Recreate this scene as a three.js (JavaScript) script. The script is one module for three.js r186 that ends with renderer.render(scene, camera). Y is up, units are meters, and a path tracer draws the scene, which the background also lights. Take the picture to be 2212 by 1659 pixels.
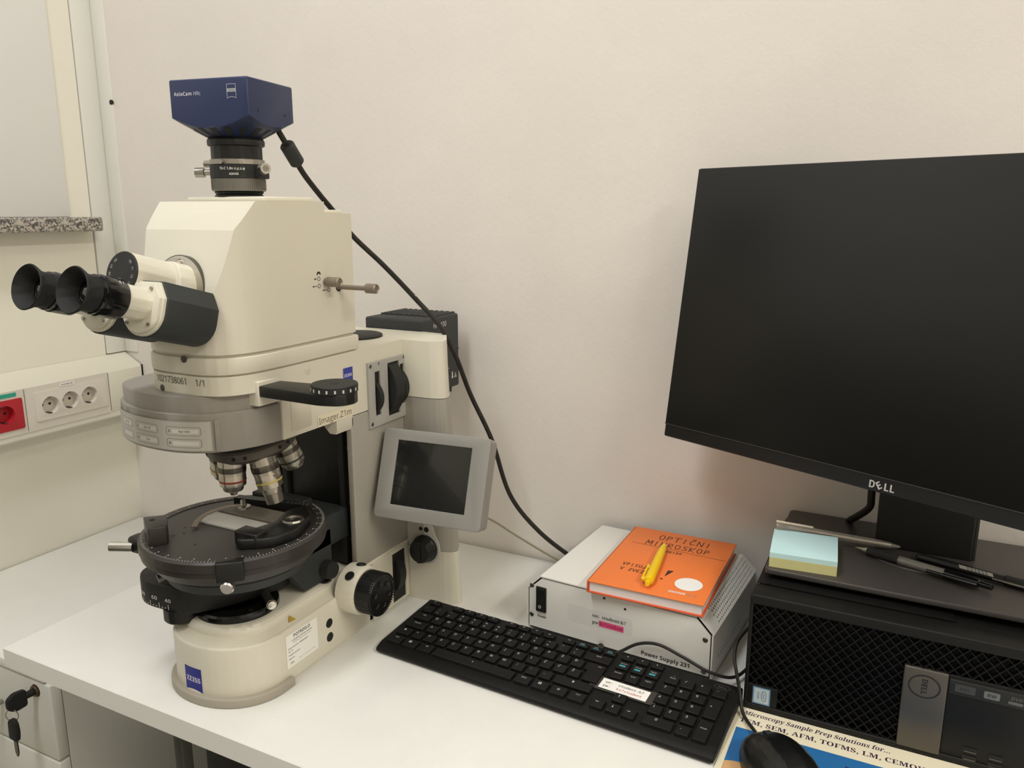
import * as THREE from 'three';
import { RoundedBoxGeometry } from 'three/addons/geometries/RoundedBoxGeometry.js';
import { mergeGeometries, toCreasedNormals } from 'three/addons/utils/BufferGeometryUtils.js';
import { RectAreaLightUniformsLib } from 'three/addons/lights/RectAreaLightUniformsLib.js';
import { Brush, Evaluator, INTERSECTION, SUBTRACTION } from 'three-bvh-csg';

// ------------------------------------------------------------------ camera, light, exposure
const scene = new THREE.Scene();
const R = (d) => (d * Math.PI) / 180;
const Y0 = 0.75;                                   // height of the desk top above the floor
const camera = new THREE.PerspectiveCamera(51.5, 2212 / 1659, 0.02, 30);
camera.rotation.order = 'YXZ';
camera.position.set(0, Y0 + 0.59, 0);
camera.rotation.set(R(-12.2), R(26.9), 0);
const renderer = new THREE.WebGLRenderer({ antialias: true });
renderer.toneMapping = THREE.LinearToneMapping;
renderer.toneMappingExposure = 0.8;
renderer.shadowMap.enabled = true;
RectAreaLightUniformsLib.init();
const CEIL = 3.1, XL = -1.565, ZB = -1.176, XR = 3.2, ZF = 2.7;
const WARM = new THREE.Color().setRGB(1.0, 0.96, 0.87), COOL = new THREE.Color().setRGB(0.97, 0.985, 1.0);
// ceiling fittings: [x, z, size along x, size along z, intensity, colour of the tubes]
const LAMPS = [[0.6, -0.4, 0.3, 1.2, 7, WARM], [1.95, 0.2, 0.3, 1.5, 48, WARM], [-0.75, 0.35, 0.3, 1.5, 24, COOL]];

// ------------------------------------------------------------------ helpers
const V = (x, y, z) => new THREE.Vector3(x, y, z);
const taken = new Map();
function numbered(n) { const k = taken.get(n) || 0; taken.set(n, k + 1); return k ? n + '_' + String(k).padStart(3, '0') : n; }
function clean(g) {
  g = g.index ? g.toNonIndexed() : g;
  const o = new THREE.BufferGeometry();
  o.setAttribute('position', g.attributes.position);
  o.setAttribute('normal', g.attributes.normal);
  o.setAttribute('uv', g.attributes.uv || new THREE.BufferAttribute(new Float32Array(g.attributes.position.count * 2), 2));
  return o;
}
function metreUV(g) {                               // uv in metres by the main direction of every face
  const p = g.attributes.position, n = g.attributes.normal, uv = new Float32Array(p.count * 2);
  for (let i = 0; i < p.count; i += 3) {
    let a = 0, b = 0, c = 0;
    for (let k = 0; k < 3; k++) { a += Math.abs(n.getX(i + k)); b += Math.abs(n.getY(i + k)); c += Math.abs(n.getZ(i + k)); }
    for (let k = 0; k < 3; k++) {
      const x = p.getX(i + k), y = p.getY(i + k), z = p.getZ(i + k);
      uv[2 * (i + k)] = a > b && a > c ? z : x; uv[2 * (i + k) + 1] = b >= a && b >= c ? z : y;
    }
  }
  g.setAttribute('uv', new THREE.BufferAttribute(uv, 2));
  return g;
}
const origins = new Map();
function fuse(geos, crease = 0.55, uv = 'metre') {
  geos = (Array.isArray(geos) ? geos.flat(5) : [geos]).map(clean);
  let g = geos.length > 1 ? mergeGeometries(geos) : geos[0];
  if (crease) g = toCreasedNormals(g, crease);
  if (uv === 'metre') metreUV(g);
  return g;
}
// a mesh under a thing or part; its shapes are given in the frame of the desk (y = 0 on the desk top) unless the thing is placed with its own frame
function part(name, geos, mat, parent, opt = {}) {
  const g = fuse(geos, opt.crease ?? 0.55, opt.uv ?? 'metre');
  const o = origins.get(parent) || V(0, 0, 0);
  g.translate(-o.x, -o.y, -o.z);
  const m = new THREE.Mesh(g, mat);
  m.name = name; m.castShadow = m.receiveShadow = true;
  parent.add(m); origins.set(m, o);
  if (opt.label) m.userData.label = opt.label;
  return m;
}
function thing(name, label, category, at, opt = {}) {
  const g = new THREE.Group(); g.name = numbered(name);
  g.position.set(at[0], at[1] + Y0, at[2]);
  if (opt.turn !== undefined) { g.rotation.y = opt.turn; origins.set(g, V(0, 0, 0)); } else origins.set(g, V(...at));
  g.userData = { label, category };
  if (opt.group) g.userData.group = opt.group;
  scene.add(g);
  return g;
}
function struct(name, geos, mat, label, category) {   // setting, in the frame of the desk
  const m = part(name, geos, mat, scene);
  m.position.y = Y0; m.userData = { label, category, kind: 'structure' };
  return m;
}
// shapes
function box(x0, x1, y0, y1, z0, z1, r = 0) {
  const w = x1 - x0, h = y1 - y0, d = z1 - z0;
  const g = r ? new RoundedBoxGeometry(w, h, d, 3, Math.min(r, w / 2.01, h / 2.01, d / 2.01)) : new THREE.BoxGeometry(w, h, d);
  return g.translate((x0 + x1) / 2, (y0 + y1) / 2, (z0 + z1) / 2);
}
function aim(g, p0, dir) {
  const q = new THREE.Quaternion().setFromUnitVectors(V(0, 1, 0), dir.clone().normalize());
  return g.applyQuaternion(q).translate(p0.x, p0.y, p0.z);
}
function rod(p0, p1, r0, r1 = r0, seg = 32) {
  const d = p1.clone().sub(p0), L = d.length();
  return aim(new THREE.CylinderGeometry(r1, r0, L, seg).translate(0, L / 2, 0), p0, d);
}
function lathe(profile, p0, dir, seg = 48) { return aim(new THREE.LatheGeometry(profile.map(([r, h]) => new THREE.Vector2(r, h)), seg), p0, dir); }
function tube(pts, r, n = 80, rs = 10) { return new THREE.TubeGeometry(new THREE.CatmullRomCurve3(pts.map((p) => V(...p)), false, 'centripetal'), n, r, rs, false); }
const shapeOf = (pts) => new THREE.Shape(pts.map(([a, b]) => new THREE.Vector2(a, b)));
function extrude(shape, depth, bev = 0, seg = 3) {
  return new THREE.ExtrudeGeometry(shape, { depth: depth - 2 * bev, bevelEnabled: bev > 0, bevelSize: bev, bevelThickness: bev, bevelOffset: -bev, bevelSegments: seg, curveSegments: 24 }).translate(0, 0, bev);
}
function extY(pts, y0, y1, bev = 0) { return extrude(shapeOf(pts.map(([x, z]) => [x, -z])), y1 - y0, bev).rotateX(-Math.PI / 2).translate(0, y0, 0); }
const MX = new THREE.Matrix4().makeBasis(V(0, 0, -1), V(0, 1, 0), V(1, 0, 0));
function extX(pts, x0, x1, bev = 0) { return extrude(shapeOf(pts.map(([z, y]) => [-z, y])), x1 - x0, bev).applyMatrix4(MX).translate(x0, 0, 0); }
function extZ(pts, z0, z1, bev = 0) { return extrude(shapeOf(pts), z1 - z0, bev).translate(0, 0, z0); }
function roundPts(pts, r, n = 5) {                   // a closed polygon with its corners rounded
  const out = [], N = pts.length;
  for (let i = 0; i < N; i++) {
    const [a, b, c] = [pts[(i + N - 1) % N], pts[i], pts[(i + 1) % N]];
    const u = [a[0] - b[0], a[1] - b[1]], w = [c[0] - b[0], c[1] - b[1]], lu = Math.hypot(...u), lw = Math.hypot(...w), k = Math.min(b[2] ?? r, lu / 2.05, lw / 2.05);
    const p = [b[0] + (u[0] / lu) * k, b[1] + (u[1] / lu) * k], q = [b[0] + (w[0] / lw) * k, b[1] + (w[1] / lw) * k];
    for (let j = 0; j <= n; j++) { const t = j / n, s = 1 - t; out.push([s * s * p[0] + 2 * s * t * b[0] + t * t * q[0], s * s * p[1] + 2 * s * t * b[1] + t * t * q[1]]); }
  }
  return out;
}
function arcPts(cx, cz, r, a0, a1, n, rz = r) { return Array.from({ length: n + 1 }, (_, i) => { const a = a0 + ((a1 - a0) * i) / n; return [cx + r * Math.sin(a), cz + rz * Math.cos(a)]; }); }
const circle = (cx, cz, r, n = 64) => arcPts(cx, cz, r, 0, 2 * Math.PI * (1 - 1 / n), n - 1);
function quad(c, right, up, w, h) {                  // a thin print or label, facing right x up
  const n = right.clone().cross(up);
  return new THREE.PlaneGeometry(w, h).applyMatrix4(new THREE.Matrix4().makeBasis(right, up, n)).translate(c.x, c.y, c.z);
}
function strip(path, y0, y1) {                       // print that follows a curved wall: path [[x, z]...] from left to right
  const pos = [], uv = [], L = [0];
  for (let i = 1; i < path.length; i++) L.push(L[i - 1] + Math.hypot(path[i][0] - path[i - 1][0], path[i][1] - path[i - 1][1]));
  const T = L[L.length - 1];
  for (let i = 0; i + 1 < path.length; i++) {
    const [[ax, az], [bx, bz], u0, u1] = [path[i], path[i + 1], L[i] / T, L[i + 1] / T];
    pos.push(ax, y0, az, bx, y0, bz, bx, y1, bz, ax, y0, az, bx, y1, bz, ax, y1, az);
    uv.push(u0, 0, u1, 0, u1, 1, u0, 0, u1, 1, u0, 1);
  }
  const g = new THREE.BufferGeometry();
  g.setAttribute('position', new THREE.Float32BufferAttribute(pos, 3)); g.setAttribute('uv', new THREE.Float32BufferAttribute(uv, 2)); g.computeVertexNormals();
  return g;
}
const X_ = V(1, 0, 0), Y_ = V(0, 1, 0), Z_ = V(0, 0, 1);
const onRight = [V(0, 0, -1), Y_];                   // right and up of a label on a face that looks along +x
// randomness and textures
let seed = 7;
const rnd = () => { seed = (seed * 1664525 + 1013904223) >>> 0; return seed / 4294967296; };
function noiseTex(size, metres, lo, hi, tint = [1, 1, 1], oct = 4, data = false) {   // tileable value noise
  const a = new Float32Array(size * size);
  let amp = 1, sum = 0;
  for (let o = 0; o < oct; o++) {
    const n = 8 << o, g = Array.from({ length: n * n }, rnd);
    for (let y = 0; y < size; y++) for (let x = 0; x < size; x++) {
      const fx = (x / size) * n, fy = (y / size) * n, i = fx | 0, j = fy | 0, s = fx - i, t = fy - j, S = s * s * (3 - 2 * s), T = t * t * (3 - 2 * t);
      const at = (p, q) => g[(q % n) * n + (p % n)];
      a[y * size + x] += amp * ((at(i, j) * (1 - S) + at(i + 1, j) * S) * (1 - T) + (at(i, j + 1) * (1 - S) + at(i + 1, j + 1) * S) * T);
    }
    sum += amp; amp *= 0.62;
  }
  const d = new Uint8Array(size * size * 4);
  for (let i = 0; i < size * size; i++) { const v = lo + (hi - lo) * (a[i] / sum); for (let c = 0; c < 3; c++) d[4 * i + c] = Math.max(0, Math.min(255, 255 * v * tint[c])); d[4 * i + 3] = 255; }
  const t = new THREE.DataTexture(d, size, size);
  t.wrapS = t.wrapT = THREE.RepeatWrapping; t.magFilter = THREE.LinearFilter; t.repeat.set(1 / metres, 1 / metres);
  if (!data) t.colorSpace = THREE.SRGBColorSpace;
  t.needsUpdate = true;
  return t;
}
function print(w, h, draw, bg) {                     // flat print: w x h pixels
  const c = document.createElement('canvas'); c.width = w; c.height = h;
  const x = c.getContext('2d');
  if (bg) { x.fillStyle = bg; x.fillRect(0, 0, w, h); }
  x.textBaseline = 'middle';
  draw(x, w, h);
  const t = new THREE.CanvasTexture(c); t.colorSpace = THREE.SRGBColorSpace;
  return t;
}
function mat(color, roughness = 0.5, metalness = 0, opt = {}) { return new THREE.MeshPhysicalMaterial({ color, roughness, metalness, side: THREE.DoubleSide, ...opt }); }
const inkMat = (map, opt = {}) => mat('#ffffff', 0.5, 0, { map, transparent: true, ...opt });
const paperMat = (map, rough = 0.55) => mat('#ffffff', rough, 0, { map });
function ink(color, font, lines, w, h, opt = {}) {   // a see-through print with lines of lettering
  return inkMat(print(w, h, (x) => {
    x.fillStyle = color; x.textAlign = opt.align || 'center';
    lines.forEach(([s, px, py, f]) => { if (f) x.font = f; else x.font = font; x.fillText(s, px * w, py * h); });
  }), { roughness: opt.rough ?? 0.5 });
}

// ------------------------------------------------------------------ materials
const wallBump = noiseTex(256, 0.06, 0, 1, [1, 1, 1], 4, true);
const fineBump = noiseTex(256, 0.012, 0, 1, [1, 1, 1], 3, true);
const M = {
  wall: mat('#ebe4db', 0.85, 0, { map: noiseTex(512, 1.7, 0.955, 1.0), bumpMap: wallBump, bumpScale: 0.0002 }),
  plaster: mat('#eeeadb', 0.8, 0, { bumpMap: wallBump, bumpScale: 0.0003 }),
  casing: mat('#eae9e0', 0.6),
  blind: mat('#f1f1ee', 0.7, 0),
  ceiling: mat('#e9e6df', 0.9),
  floor: mat('#b9b6ae', 0.5, 0, { map: noiseTex(256, 0.8, 0.8, 1.0) }),
  desk: mat('#e9e8e2', 0.38, 0, { map: noiseTex(256, 0.35, 0.975, 1.0), bumpMap: fineBump, bumpScale: 0.00004 }),
  edge: mat('#e9e8e2', 0.5),
  cabinet: mat('#dcdcd3', 0.5, 0),
  dark: mat('#0c0c0c', 0.6),
  granite: null,
  steelLeg: mat('#4b4c45', 0.5, 0.2),
  cream: mat('#dad5c4', 0.42, 0, { bumpMap: fineBump, bumpScale: 0.00005 }),
  cream2: mat('#d3cdba', 0.45, 0, { bumpMap: fineBump, bumpScale: 0.00006 }),
  grey: mat('#8f8a82', 0.42, 0.0, { bumpMap: fineBump, bumpScale: 0.00004 }),
  greyLight: mat('#c9c7c0', 0.45),
  greyCol: mat('#a8a398', 0.4, 0.15),
  band: mat('#a39c8d', 0.55),
  black: mat('#101110', 0.42),
  blackSoft: mat('#1a1b1a', 0.6),
  blackGloss: mat('#0b0c0b', 0.18),
  stage: mat('#34312d', 0.4, 0.1),
  rubber: mat('#111211', 0.75),
  grip: mat('#2a2e2e', 0.6),
  chrome: mat('#d8d5cf', 0.16, 1),
  steel: mat('#a7a39a', 0.34, 1),
  steelDark: mat('#6b6760', 0.4, 1),
  rodSteel: mat('#8d8375', 0.45, 0.6),
  turretMetal: mat('#58554e', 0.45, 0.35),
  collar: mat('#77736a', 0.5, 0.3),
  satin: mat('#c2bdb2', 0.3, 1),
  blue: mat('#1f2b50', 0.42, 0.1, { bumpMap: fineBump, bumpScale: 0.00003 }),
  blueDark: mat('#1c2440', 0.5, 0.1),
  lampHouse: mat('#2f3131', 0.65, 0, { bumpMap: fineBump, bumpScale: 0.0001 }),
  cable: mat('#1a1712', 0.55),
  glassDark: mat('#06070a', 0.12, 0, { clearcoat: 0.6 }),
  psu: mat('#dedcd5', 0.5, 0, { bumpMap: fineBump, bumpScale: 0.00012 }),
  psuFront: mat('#dedcd5', 0.55, 0),
  orange: mat('#ec7d3a', 0.5),
  orangeDeep: mat('#d5572c', 0.55),
  pages: mat('#e9e2de', 0.8, 0, { bumpMap: noiseTex(128, 0.01, 0, 1, [1, 1, 1], 2, true), bumpScale: 0.0001 }),
  yellow: mat('#f2c80c', 0.35),
  kb: mat('#131312', 0.55, 0, { specularIntensity: 0.45, bumpMap: fineBump, bumpScale: 0.00006 }),
  pc: mat('#10100f', 0.5, 0, { specularIntensity: 0.6, bumpMap: fineBump, bumpScale: 0.00006 }),
  pcDeep: mat('#060606', 0.7),
  silver: mat('#5d5953', 0.42, 0.6),
  monitor: mat('#151516', 0.42, 0, { bumpMap: fineBump, bumpScale: 0.00005 }),
  screen: mat('#040505', 0.28, 0, {}),
  base: mat('#4a4643', 0.42, 0.3),
  noteBlue: mat('#bfe0e2', 0.8),
  noteYellow: mat('#c8c48a', 0.8),
  clear: mat('#e9e4dc', 0.15, 0, { transmission: 0.85, thickness: 0 }),
  red: mat('#b5202c', 0.4),
  socket: mat('#dcd5c8', 0.4),
  trunk: mat('#e0dccb', 0.5),
  green: mat('#2aa58c', 0.5),
  panel: mat('#aaa8a2', 0.45),
  display: mat('#8e8c86', 0.45),
  brass: mat('#5b4a3a', 0.4, 0.8),
};
{ // granite: dark, grey and pale grains
  const n = 256, d = new Uint8Array(n * n * 4), cells = Array.from({ length: 900 }, () => [rnd() * n, rnd() * n, rnd()]);
  const grid = new Map();
  cells.forEach((c) => { const k = ((c[0] / 16) | 0) + ',' + ((c[1] / 16) | 0); if (!grid.has(k)) grid.set(k, []); grid.get(k).push(c); });
  for (let y = 0; y < n; y++) for (let x = 0; x < n; x++) {
    let best = 1e9, v = 0;
    for (let i = -1; i <= 1; i++) for (let j = -1; j <= 1; j++) for (const c of grid.get((((x >> 4) + i + 16) % 16) + ',' + (((y >> 4) + j + 16) % 16)) || []) {
      let dx = Math.abs(c[0] - x), dy = Math.abs(c[1] - y); dx = Math.min(dx, n - dx); dy = Math.min(dy, n - dy);
      if (dx * dx + dy * dy < best) { best = dx * dx + dy * dy; v = c[2]; }
    }
    const rgb = v < 0.22 ? [86, 83, 79] : v < 0.45 ? [136, 131, 124] : v < 0.8 ? [178, 172, 162] : [194, 182, 168];
    for (let c = 0; c < 3; c++) d[4 * (y * n + x) + c] = rgb[c] + (rnd() - 0.5) * 14; d[4 * (y * n + x) + 3] = 255;
  }
  const t = new THREE.DataTexture(d, n, n); t.wrapS = t.wrapT = THREE.RepeatWrapping; t.magFilter = THREE.LinearFilter; t.colorSpace = THREE.SRGBColorSpace; t.repeat.set(11, 11); t.needsUpdate = true;
  M.granite = mat('#ffffff', 0.35, 0, { map: t });
}

// ------------------------------------------------------------------ the room
const FL = -Y0, CE = CEIL - Y0;
struct('floor', box(XL - 0.1, XR + 0.1, FL - 0.1, FL, ZB - 0.1, ZF + 0.1), M.floor, 'grey floor under the white desk', 'floor');
struct('ceiling', box(XL - 0.1, XR + 0.1, CE, CE + 0.1, ZB - 0.1, ZF + 0.1), M.ceiling, 'white ceiling of the laboratory room', 'ceiling');
struct('wall_back', box(XL - 0.1, XR + 0.1, FL, CE, ZB - 0.1, ZB), M.wall, 'plain off-white wall behind the microscope and monitor', 'wall');
struct('wall_right', box(XR, XR + 0.1, FL, CE, ZB, ZF), M.wall, 'plain wall on the right of the room', 'wall');
struct('wall_front', box(XL - 0.1, XR + 0.1, FL, CE, ZF, ZF + 0.1), M.wall, 'plain wall opposite the desk', 'wall');
struct('wall_left', [box(XL - 0.12, XL - 0.02, FL, CE, ZB, ZF), box(XL - 0.02, XL, 0.285, CE, -1.126, ZF), box(XL - 0.02, XL, FL, 0.285, ZB, ZF)], M.plaster, 'cream plastered wall with sill and socket trunking', 'wall');
{ // thin casing boards that cover the corner above the trunking
  const c = struct('trim_1', [box(XL - 0.019, XL + 0.003, 0.287, CE, ZB, -1.1285, 0.001), box(XL + 0.0032, -1.5235, 0.287, CE, ZB - 0.001, ZB + 0.004, 0.0015)], M.casing, 'narrow casing boards covering the corner of the walls', 'trim');
  part('drill_hole', lathe([[0.0001, 0.0006], [0.0052, 0.0006], [0.0052, -0.002]], V(-1.526, 0.812, ZB + 0.004), Z_, 9), M.dark, c, { label: 'small dark hole in the casing' });
}
{ // window niche with a white blind above the stone sill
  struct('window_1', box(XL, XL + 0.004, 0.58, CE, -1.0765, 1.2, 0.001), M.blind, 'white blind panel above the granite window sill', 'window');
  const s = thing('window_sill', 'speckled granite window sill with a rounded end', 'window sill', [XL, 0.55, -0.4]);
  part('slab', extY(roundPts([[XL - 0.01, 1.2], [XL + 0.055, 1.2], [XL + 0.055, -1.117, 0.014], [XL - 0.01, -1.12]], 0.001), 0.5515, 0.5795, 0.004), M.granite, s);
}
// ceiling fittings
LAMPS.forEach(([x, z, w, d, power, tint], i) => {
  const t = thing('ceiling_light', ['long white ceiling light above the monitor', 'long white ceiling light over the right of the room', 'long white ceiling light behind the microscope user'][i], 'ceiling light', [x, CE - 0.07, z], { group: 'ceiling lights of the room' });
  part('housing', box(x - w / 2 - 0.02, x + w / 2 + 0.02, CE - 0.06, CE, z - d / 2 - 0.02, z + d / 2 + 0.02, 0.01), M.ceiling, t);
  const dif = part('diffuser', box(x - w / 2, x + w / 2, CE - 0.068, CE - 0.0605, z - d / 2, z + d / 2), new THREE.MeshStandardMaterial({ color: '#ffffff', roughness: 0.6, emissive: tint, emissiveIntensity: 1.2 }), t);
  dif.castShadow = false;
  const l = new THREE.RectAreaLight(tint, power, w, d);
  l.name = 'tube_light'; l.position.set(0, -0.006, 0); l.rotation.x = -Math.PI / 2;
  t.add(l);
});

// ------------------------------------------------------------------ desk, table and cabinet
{
  const d = thing('desk', 'white desk top carrying the microscope and computer', 'desk', [-0.3, FL, -0.87]);
  part('desktop', box(-1.081, 1.1, -0.028, 0, -1.17, -0.573, 0.0012), M.desk, d);
  part('front_edging', box(-1.0805, 1.0995, -0.0275, -0.0008, -0.574, -0.5725), M.edge, d);
  part('modesty_panel', box(-0.93, 1.05, FL + 0.15, -0.03, -1.14, -1.122), M.cabinet, d);
  part('side_panel', box(1.06, 1.085, FL, -0.028, -1.15, -0.6), M.cabinet, d);
  part('leg', box(-0.832, -0.816, FL, -0.028, -0.652, -0.635, 0.002), M.steelLeg, d);
  const c = thing('drawer_cabinet', 'white drawer cabinet between the desk and the socket wall', 'cabinet', [-1.34, FL, -0.9]);
  part('top_plate', box(XL + 0.004, -1.142, -0.12, -0.104, -1.165, -0.655, 0.001), M.desk, c);
  part('carcass', [box(XL + 0.01, -1.131, FL + 0.02, -0.135, -1.15, -0.6765), box(XL + 0.01, -1.131, -0.135, -0.1205, -1.15, -0.69)], M.cabinet, c);
  const h = [[-0.254, -0.1235], [-0.40, -0.2575], [-0.56, -0.4035], [-0.73, -0.5635]];
  h.forEach(([a, b], i) => {
    const f = part('drawer', box(XL + 0.01, -1.131, a, b, -0.6755, -0.6565, 0.0025), M.cabinet, c);
    part('handle', tube([[-1.39, b - 0.064, -0.657], [-1.39, b - 0.064, -0.625], [-1.28, b - 0.064, -0.625], [-1.264, b - 0.064, -0.629], [-1.262, b - 0.064, -0.657]], 0.0042, 30, 8), M.steel, f);
    if (!i) part('lock', [lathe([[0.0001, 0.004], [0.0085, 0.0035], [0.0095, 0.002], [0.0095, 0], [0.012, -0.001]], V(-1.1665, -0.14, -0.656), Z_, 24)], M.brass, f, { label: 'dark metal cabinet lock' });
  });
  const k = thing('key_bunch', 'two black keys hanging from the drawer lock', 'keys', [-1.1665, -0.2, -0.645]);
  part('key', [rod(V(-1.1665, -0.14, -0.6515), V(-1.1665, -0.14, -0.638), 0.0058, 0.005, 12), extX(roundPts([[-0.641, -0.155], [-0.622, -0.156], [-0.611, -0.148], [-0.611, -0.132], [-0.622, -0.125], [-0.641, -0.128]], 0.005), -1.1705, -1.1625, 0.002)], M.rubber, k);
  part('ring', new THREE.TorusGeometry(0.0095, 0.0008, 8, 24).rotateY(0.5).translate(-1.1665, -0.1595, -0.617), M.steel, k);
  const hk = part('key', extZ(roundPts([[-1.177, -0.2], [-1.158, -0.202], [-1.154, -0.186], [-1.156, -0.168], [-1.165, -0.163], [-1.175, -0.169]], 0.005), -0.62, -0.613, 0.0018), M.rubber, k);
  part('blade', extZ([[-1.1695, -0.199], [-1.1615, -0.199], [-1.1615, -0.222], [-1.164, -0.229], [-1.1665, -0.229], [-1.1695, -0.222]], -0.6175, -0.6155), M.steelDark, hk);
  const b = thing('computer_case', 'black computer case standing under the desk', 'computer', [-0.82, FL, -0.9]);
  part('shell', box(-0.868, -0.772, FL, -0.13, -1.08, -0.72, 0.004), M.black, b);
  part('front_panel', box(-0.865, -0.775, FL + 0.005, -0.135, -0.7195, -0.712, 0.003), M.blackSoft, b);
}
{ // unseen dark cabinet by the window wall, added to darken the screen's reflection
  const c = thing('added_filing_cabinet', 'added unseen dark grey metal cabinet for the screen to mirror', 'cabinet', [-1.25, FL, 0.65]);
  part('body', box(-1.46, -1.0, FL, 0.56, 0.1, 1.25, 0.003), M.steelLeg, c);
  for (let i = 0; i < 4; i++) { const d = part('drawer', box(-1.0, -0.982, FL + 0.04 + i * 0.315, FL + 0.345 + i * 0.315, 0.11, 1.24, 0.003), M.steelLeg, c); part('handle', box(-0.982, -0.965, FL + 0.28 + i * 0.315, FL + 0.292 + i * 0.315, 0.6, 0.76, 0.003), M.steelDark, d); }
}
{ // cable trunking with sockets on the window wall
  const t = thing('socket_trunking', 'cream cable trunking with red and white sockets', 'cable trunking', [XL, 0.17, -0.5]);
  const xf = -1.515;
  part('channel', extZ([[XL + 0.001, 0.1561], [xf - 0.004, 0.1561], [xf, 0.16], [xf, 0.174], [xf - 0.002, 0.174], [xf - 0.003, 0.16], [XL + 0.004, 0.16], [XL + 0.004, 0.279], [xf - 0.003, 0.2575], [xf - 0.002, 0.2555], [xf, 0.2555], [xf - 0.004, 0.2617], [XL + 0.001, 0.2845]], -1.1725, 0.9), M.trunk, t);
  part('end_joint', box(xf - 0.03, xf + 0.0006, 0.1608, 0.2596, -1.1755, -1.173), M.dark, t);
  part('cover', box(xf - 0.002, xf + 0.0008, 0.171, 0.257, -1.1715, -1.0895, 0.0005), M.trunk, t);
  part('cover', box(xf - 0.002, xf + 0.0008, 0.171, 0.257, -0.719, 0.9, 0.0005), M.trunk, t);
  const plate = (z0, z1, cups) => {
    const sh = shapeOf([[-z0, 0.1704], [-z1, 0.1704], [-z1, 0.2576], [-z0, 0.2576]]);
    for (const [zc, yc] of cups) { const h = new THREE.Path(); h.absarc(-zc, yc, 0.0183, 0, 2 * Math.PI, true); sh.holes.push(h); }
    return part('mounting_plate', extrude(sh, 0.0035, 0.0004).applyMatrix4(MX).translate(xf - 0.002, 0, 0), M.socket, t);
  };
  plate(-1.0871, -0.9082, [[-0.9558, 0.2150], [-0.9982, 0.2166], [-1.0406, 0.2180]]); plate(-0.9064, -0.72, [[-0.8664, 0.2145]]);
  const hollow = (zc, yc, m, par) => {
    const s = part('socket_cup', lathe([[0.0181, 0.0036], [0.0178, 0.003], [0.0165, -0.0125], [0.0001, -0.0125]], V(xf, yc, zc), X_, 36), m, par);
    for (const s2 of [-1, 1]) part('pin_hole', lathe([[0.0001, 0], [0.0028, 0.0001]], V(xf - 0.0122, yc, zc + 0.0078 * s2), X_, 14), M.dark, s);
    for (const s2 of [-1, 1]) part('earth_clip', box(xf - 0.0125, xf + 0.0015, yc + s2 * 0.016 - 0.001, yc + s2 * 0.016 + 0.001, zc - 0.0034, zc + 0.0034, 0.0006), M.steelDark, s);
  };
  const insert = (z0, z1, y0, y1, m, cups) => {
    const sh = shapeOf(roundPts([[-z0, y0], [-z1, y0], [-z1, y1], [-z0, y1]], 0.004));
    for (const [zc, yc] of cups) { const h = new THREE.Path(); h.absarc(-zc, yc, 0.0181, 0, 2 * Math.PI, true); sh.holes.push(h); }
    const p = part('socket_insert', extrude(sh, 0.0022, 0.0005).applyMatrix4(MX).translate(xf + 0.0014, 0, 0), m, t);
    cups.forEach(([zc, yc]) => hollow(zc, yc, m, p));
    return p;
  };
  insert(-1.0812, -0.9246, 0.1868, 0.2456, M.socket, [[-0.9558, 0.215], [-0.9982, 0.2166], [-1.0406, 0.218]]);
  insert(-0.9011, -0.8099, 0.1821, 0.2421, M.red, [[-0.8664, 0.2145]]).userData.label = 'red socket insert';
  part('name_strip', quad(V(xf + 0.0026, 0.2512, -0.9948), ...onRight, 0.032, 0.0082), paperMat(print(256, 64, (x) => { x.fillStyle = '#20242a'; x.font = 'bold 34px sans-serif'; x.textAlign = 'center'; x.fillText('R-42,9M-102', 128, 34); }, '#f2efe8')), t, { uv: 'own', crease: 0, label: 'small white label with black lettering' });
  part('colour_strip', box(xf + 0.002, xf + 0.0027, 0.2469, 0.2539, -0.8911, -0.8122), M.green, t, { label: 'turquoise tape' });
}

// ------------------------------------------------------------------ the microscope
const XM = -0.743, HW = 0.078, XS = XM + HW;        // centre line, half width and the plane of its right side
const scope = thing('microscope', 'large cream upright microscope with binocular eyepieces on the desk', 'microscope', [XM, 0, -0.81]);
const nosePath = (off = 0, n = 64, e = 3.6, zc = -0.74, rz = 0.117) => Array.from({ length: n + 1 }, (_, i) => { const a = Math.PI * (i / n), c = Math.cos(a), q = Math.sin(a); return [XM + (HW + off) * Math.sign(c) * Math.abs(c) ** (2 / e), zc + (rz + off) * Math.abs(q) ** (2 / e)]; });   // blunt front, from right to left
const nose = (off, zr, n = 64) => [[XM + HW + off, zr], ...nosePath(off, n), [XM - HW - off, zr]];
const boat = (w, zc, rz, zr, e = 2.1, n = 48) => {   // plan of the foot: blunt oval front
  const out = [[XM + w, zr]];
  for (let i = 0; i <= n; i++) { const a = Math.PI * (i / n), c = Math.cos(a), s = Math.sin(a); out.push([XM + w * Math.sign(c) * Math.abs(c) ** (2 / e), zc + rz * Math.abs(s) ** (2 / e)]); }
  out.push([XM - w, zr]);
  return out;
};
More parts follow.
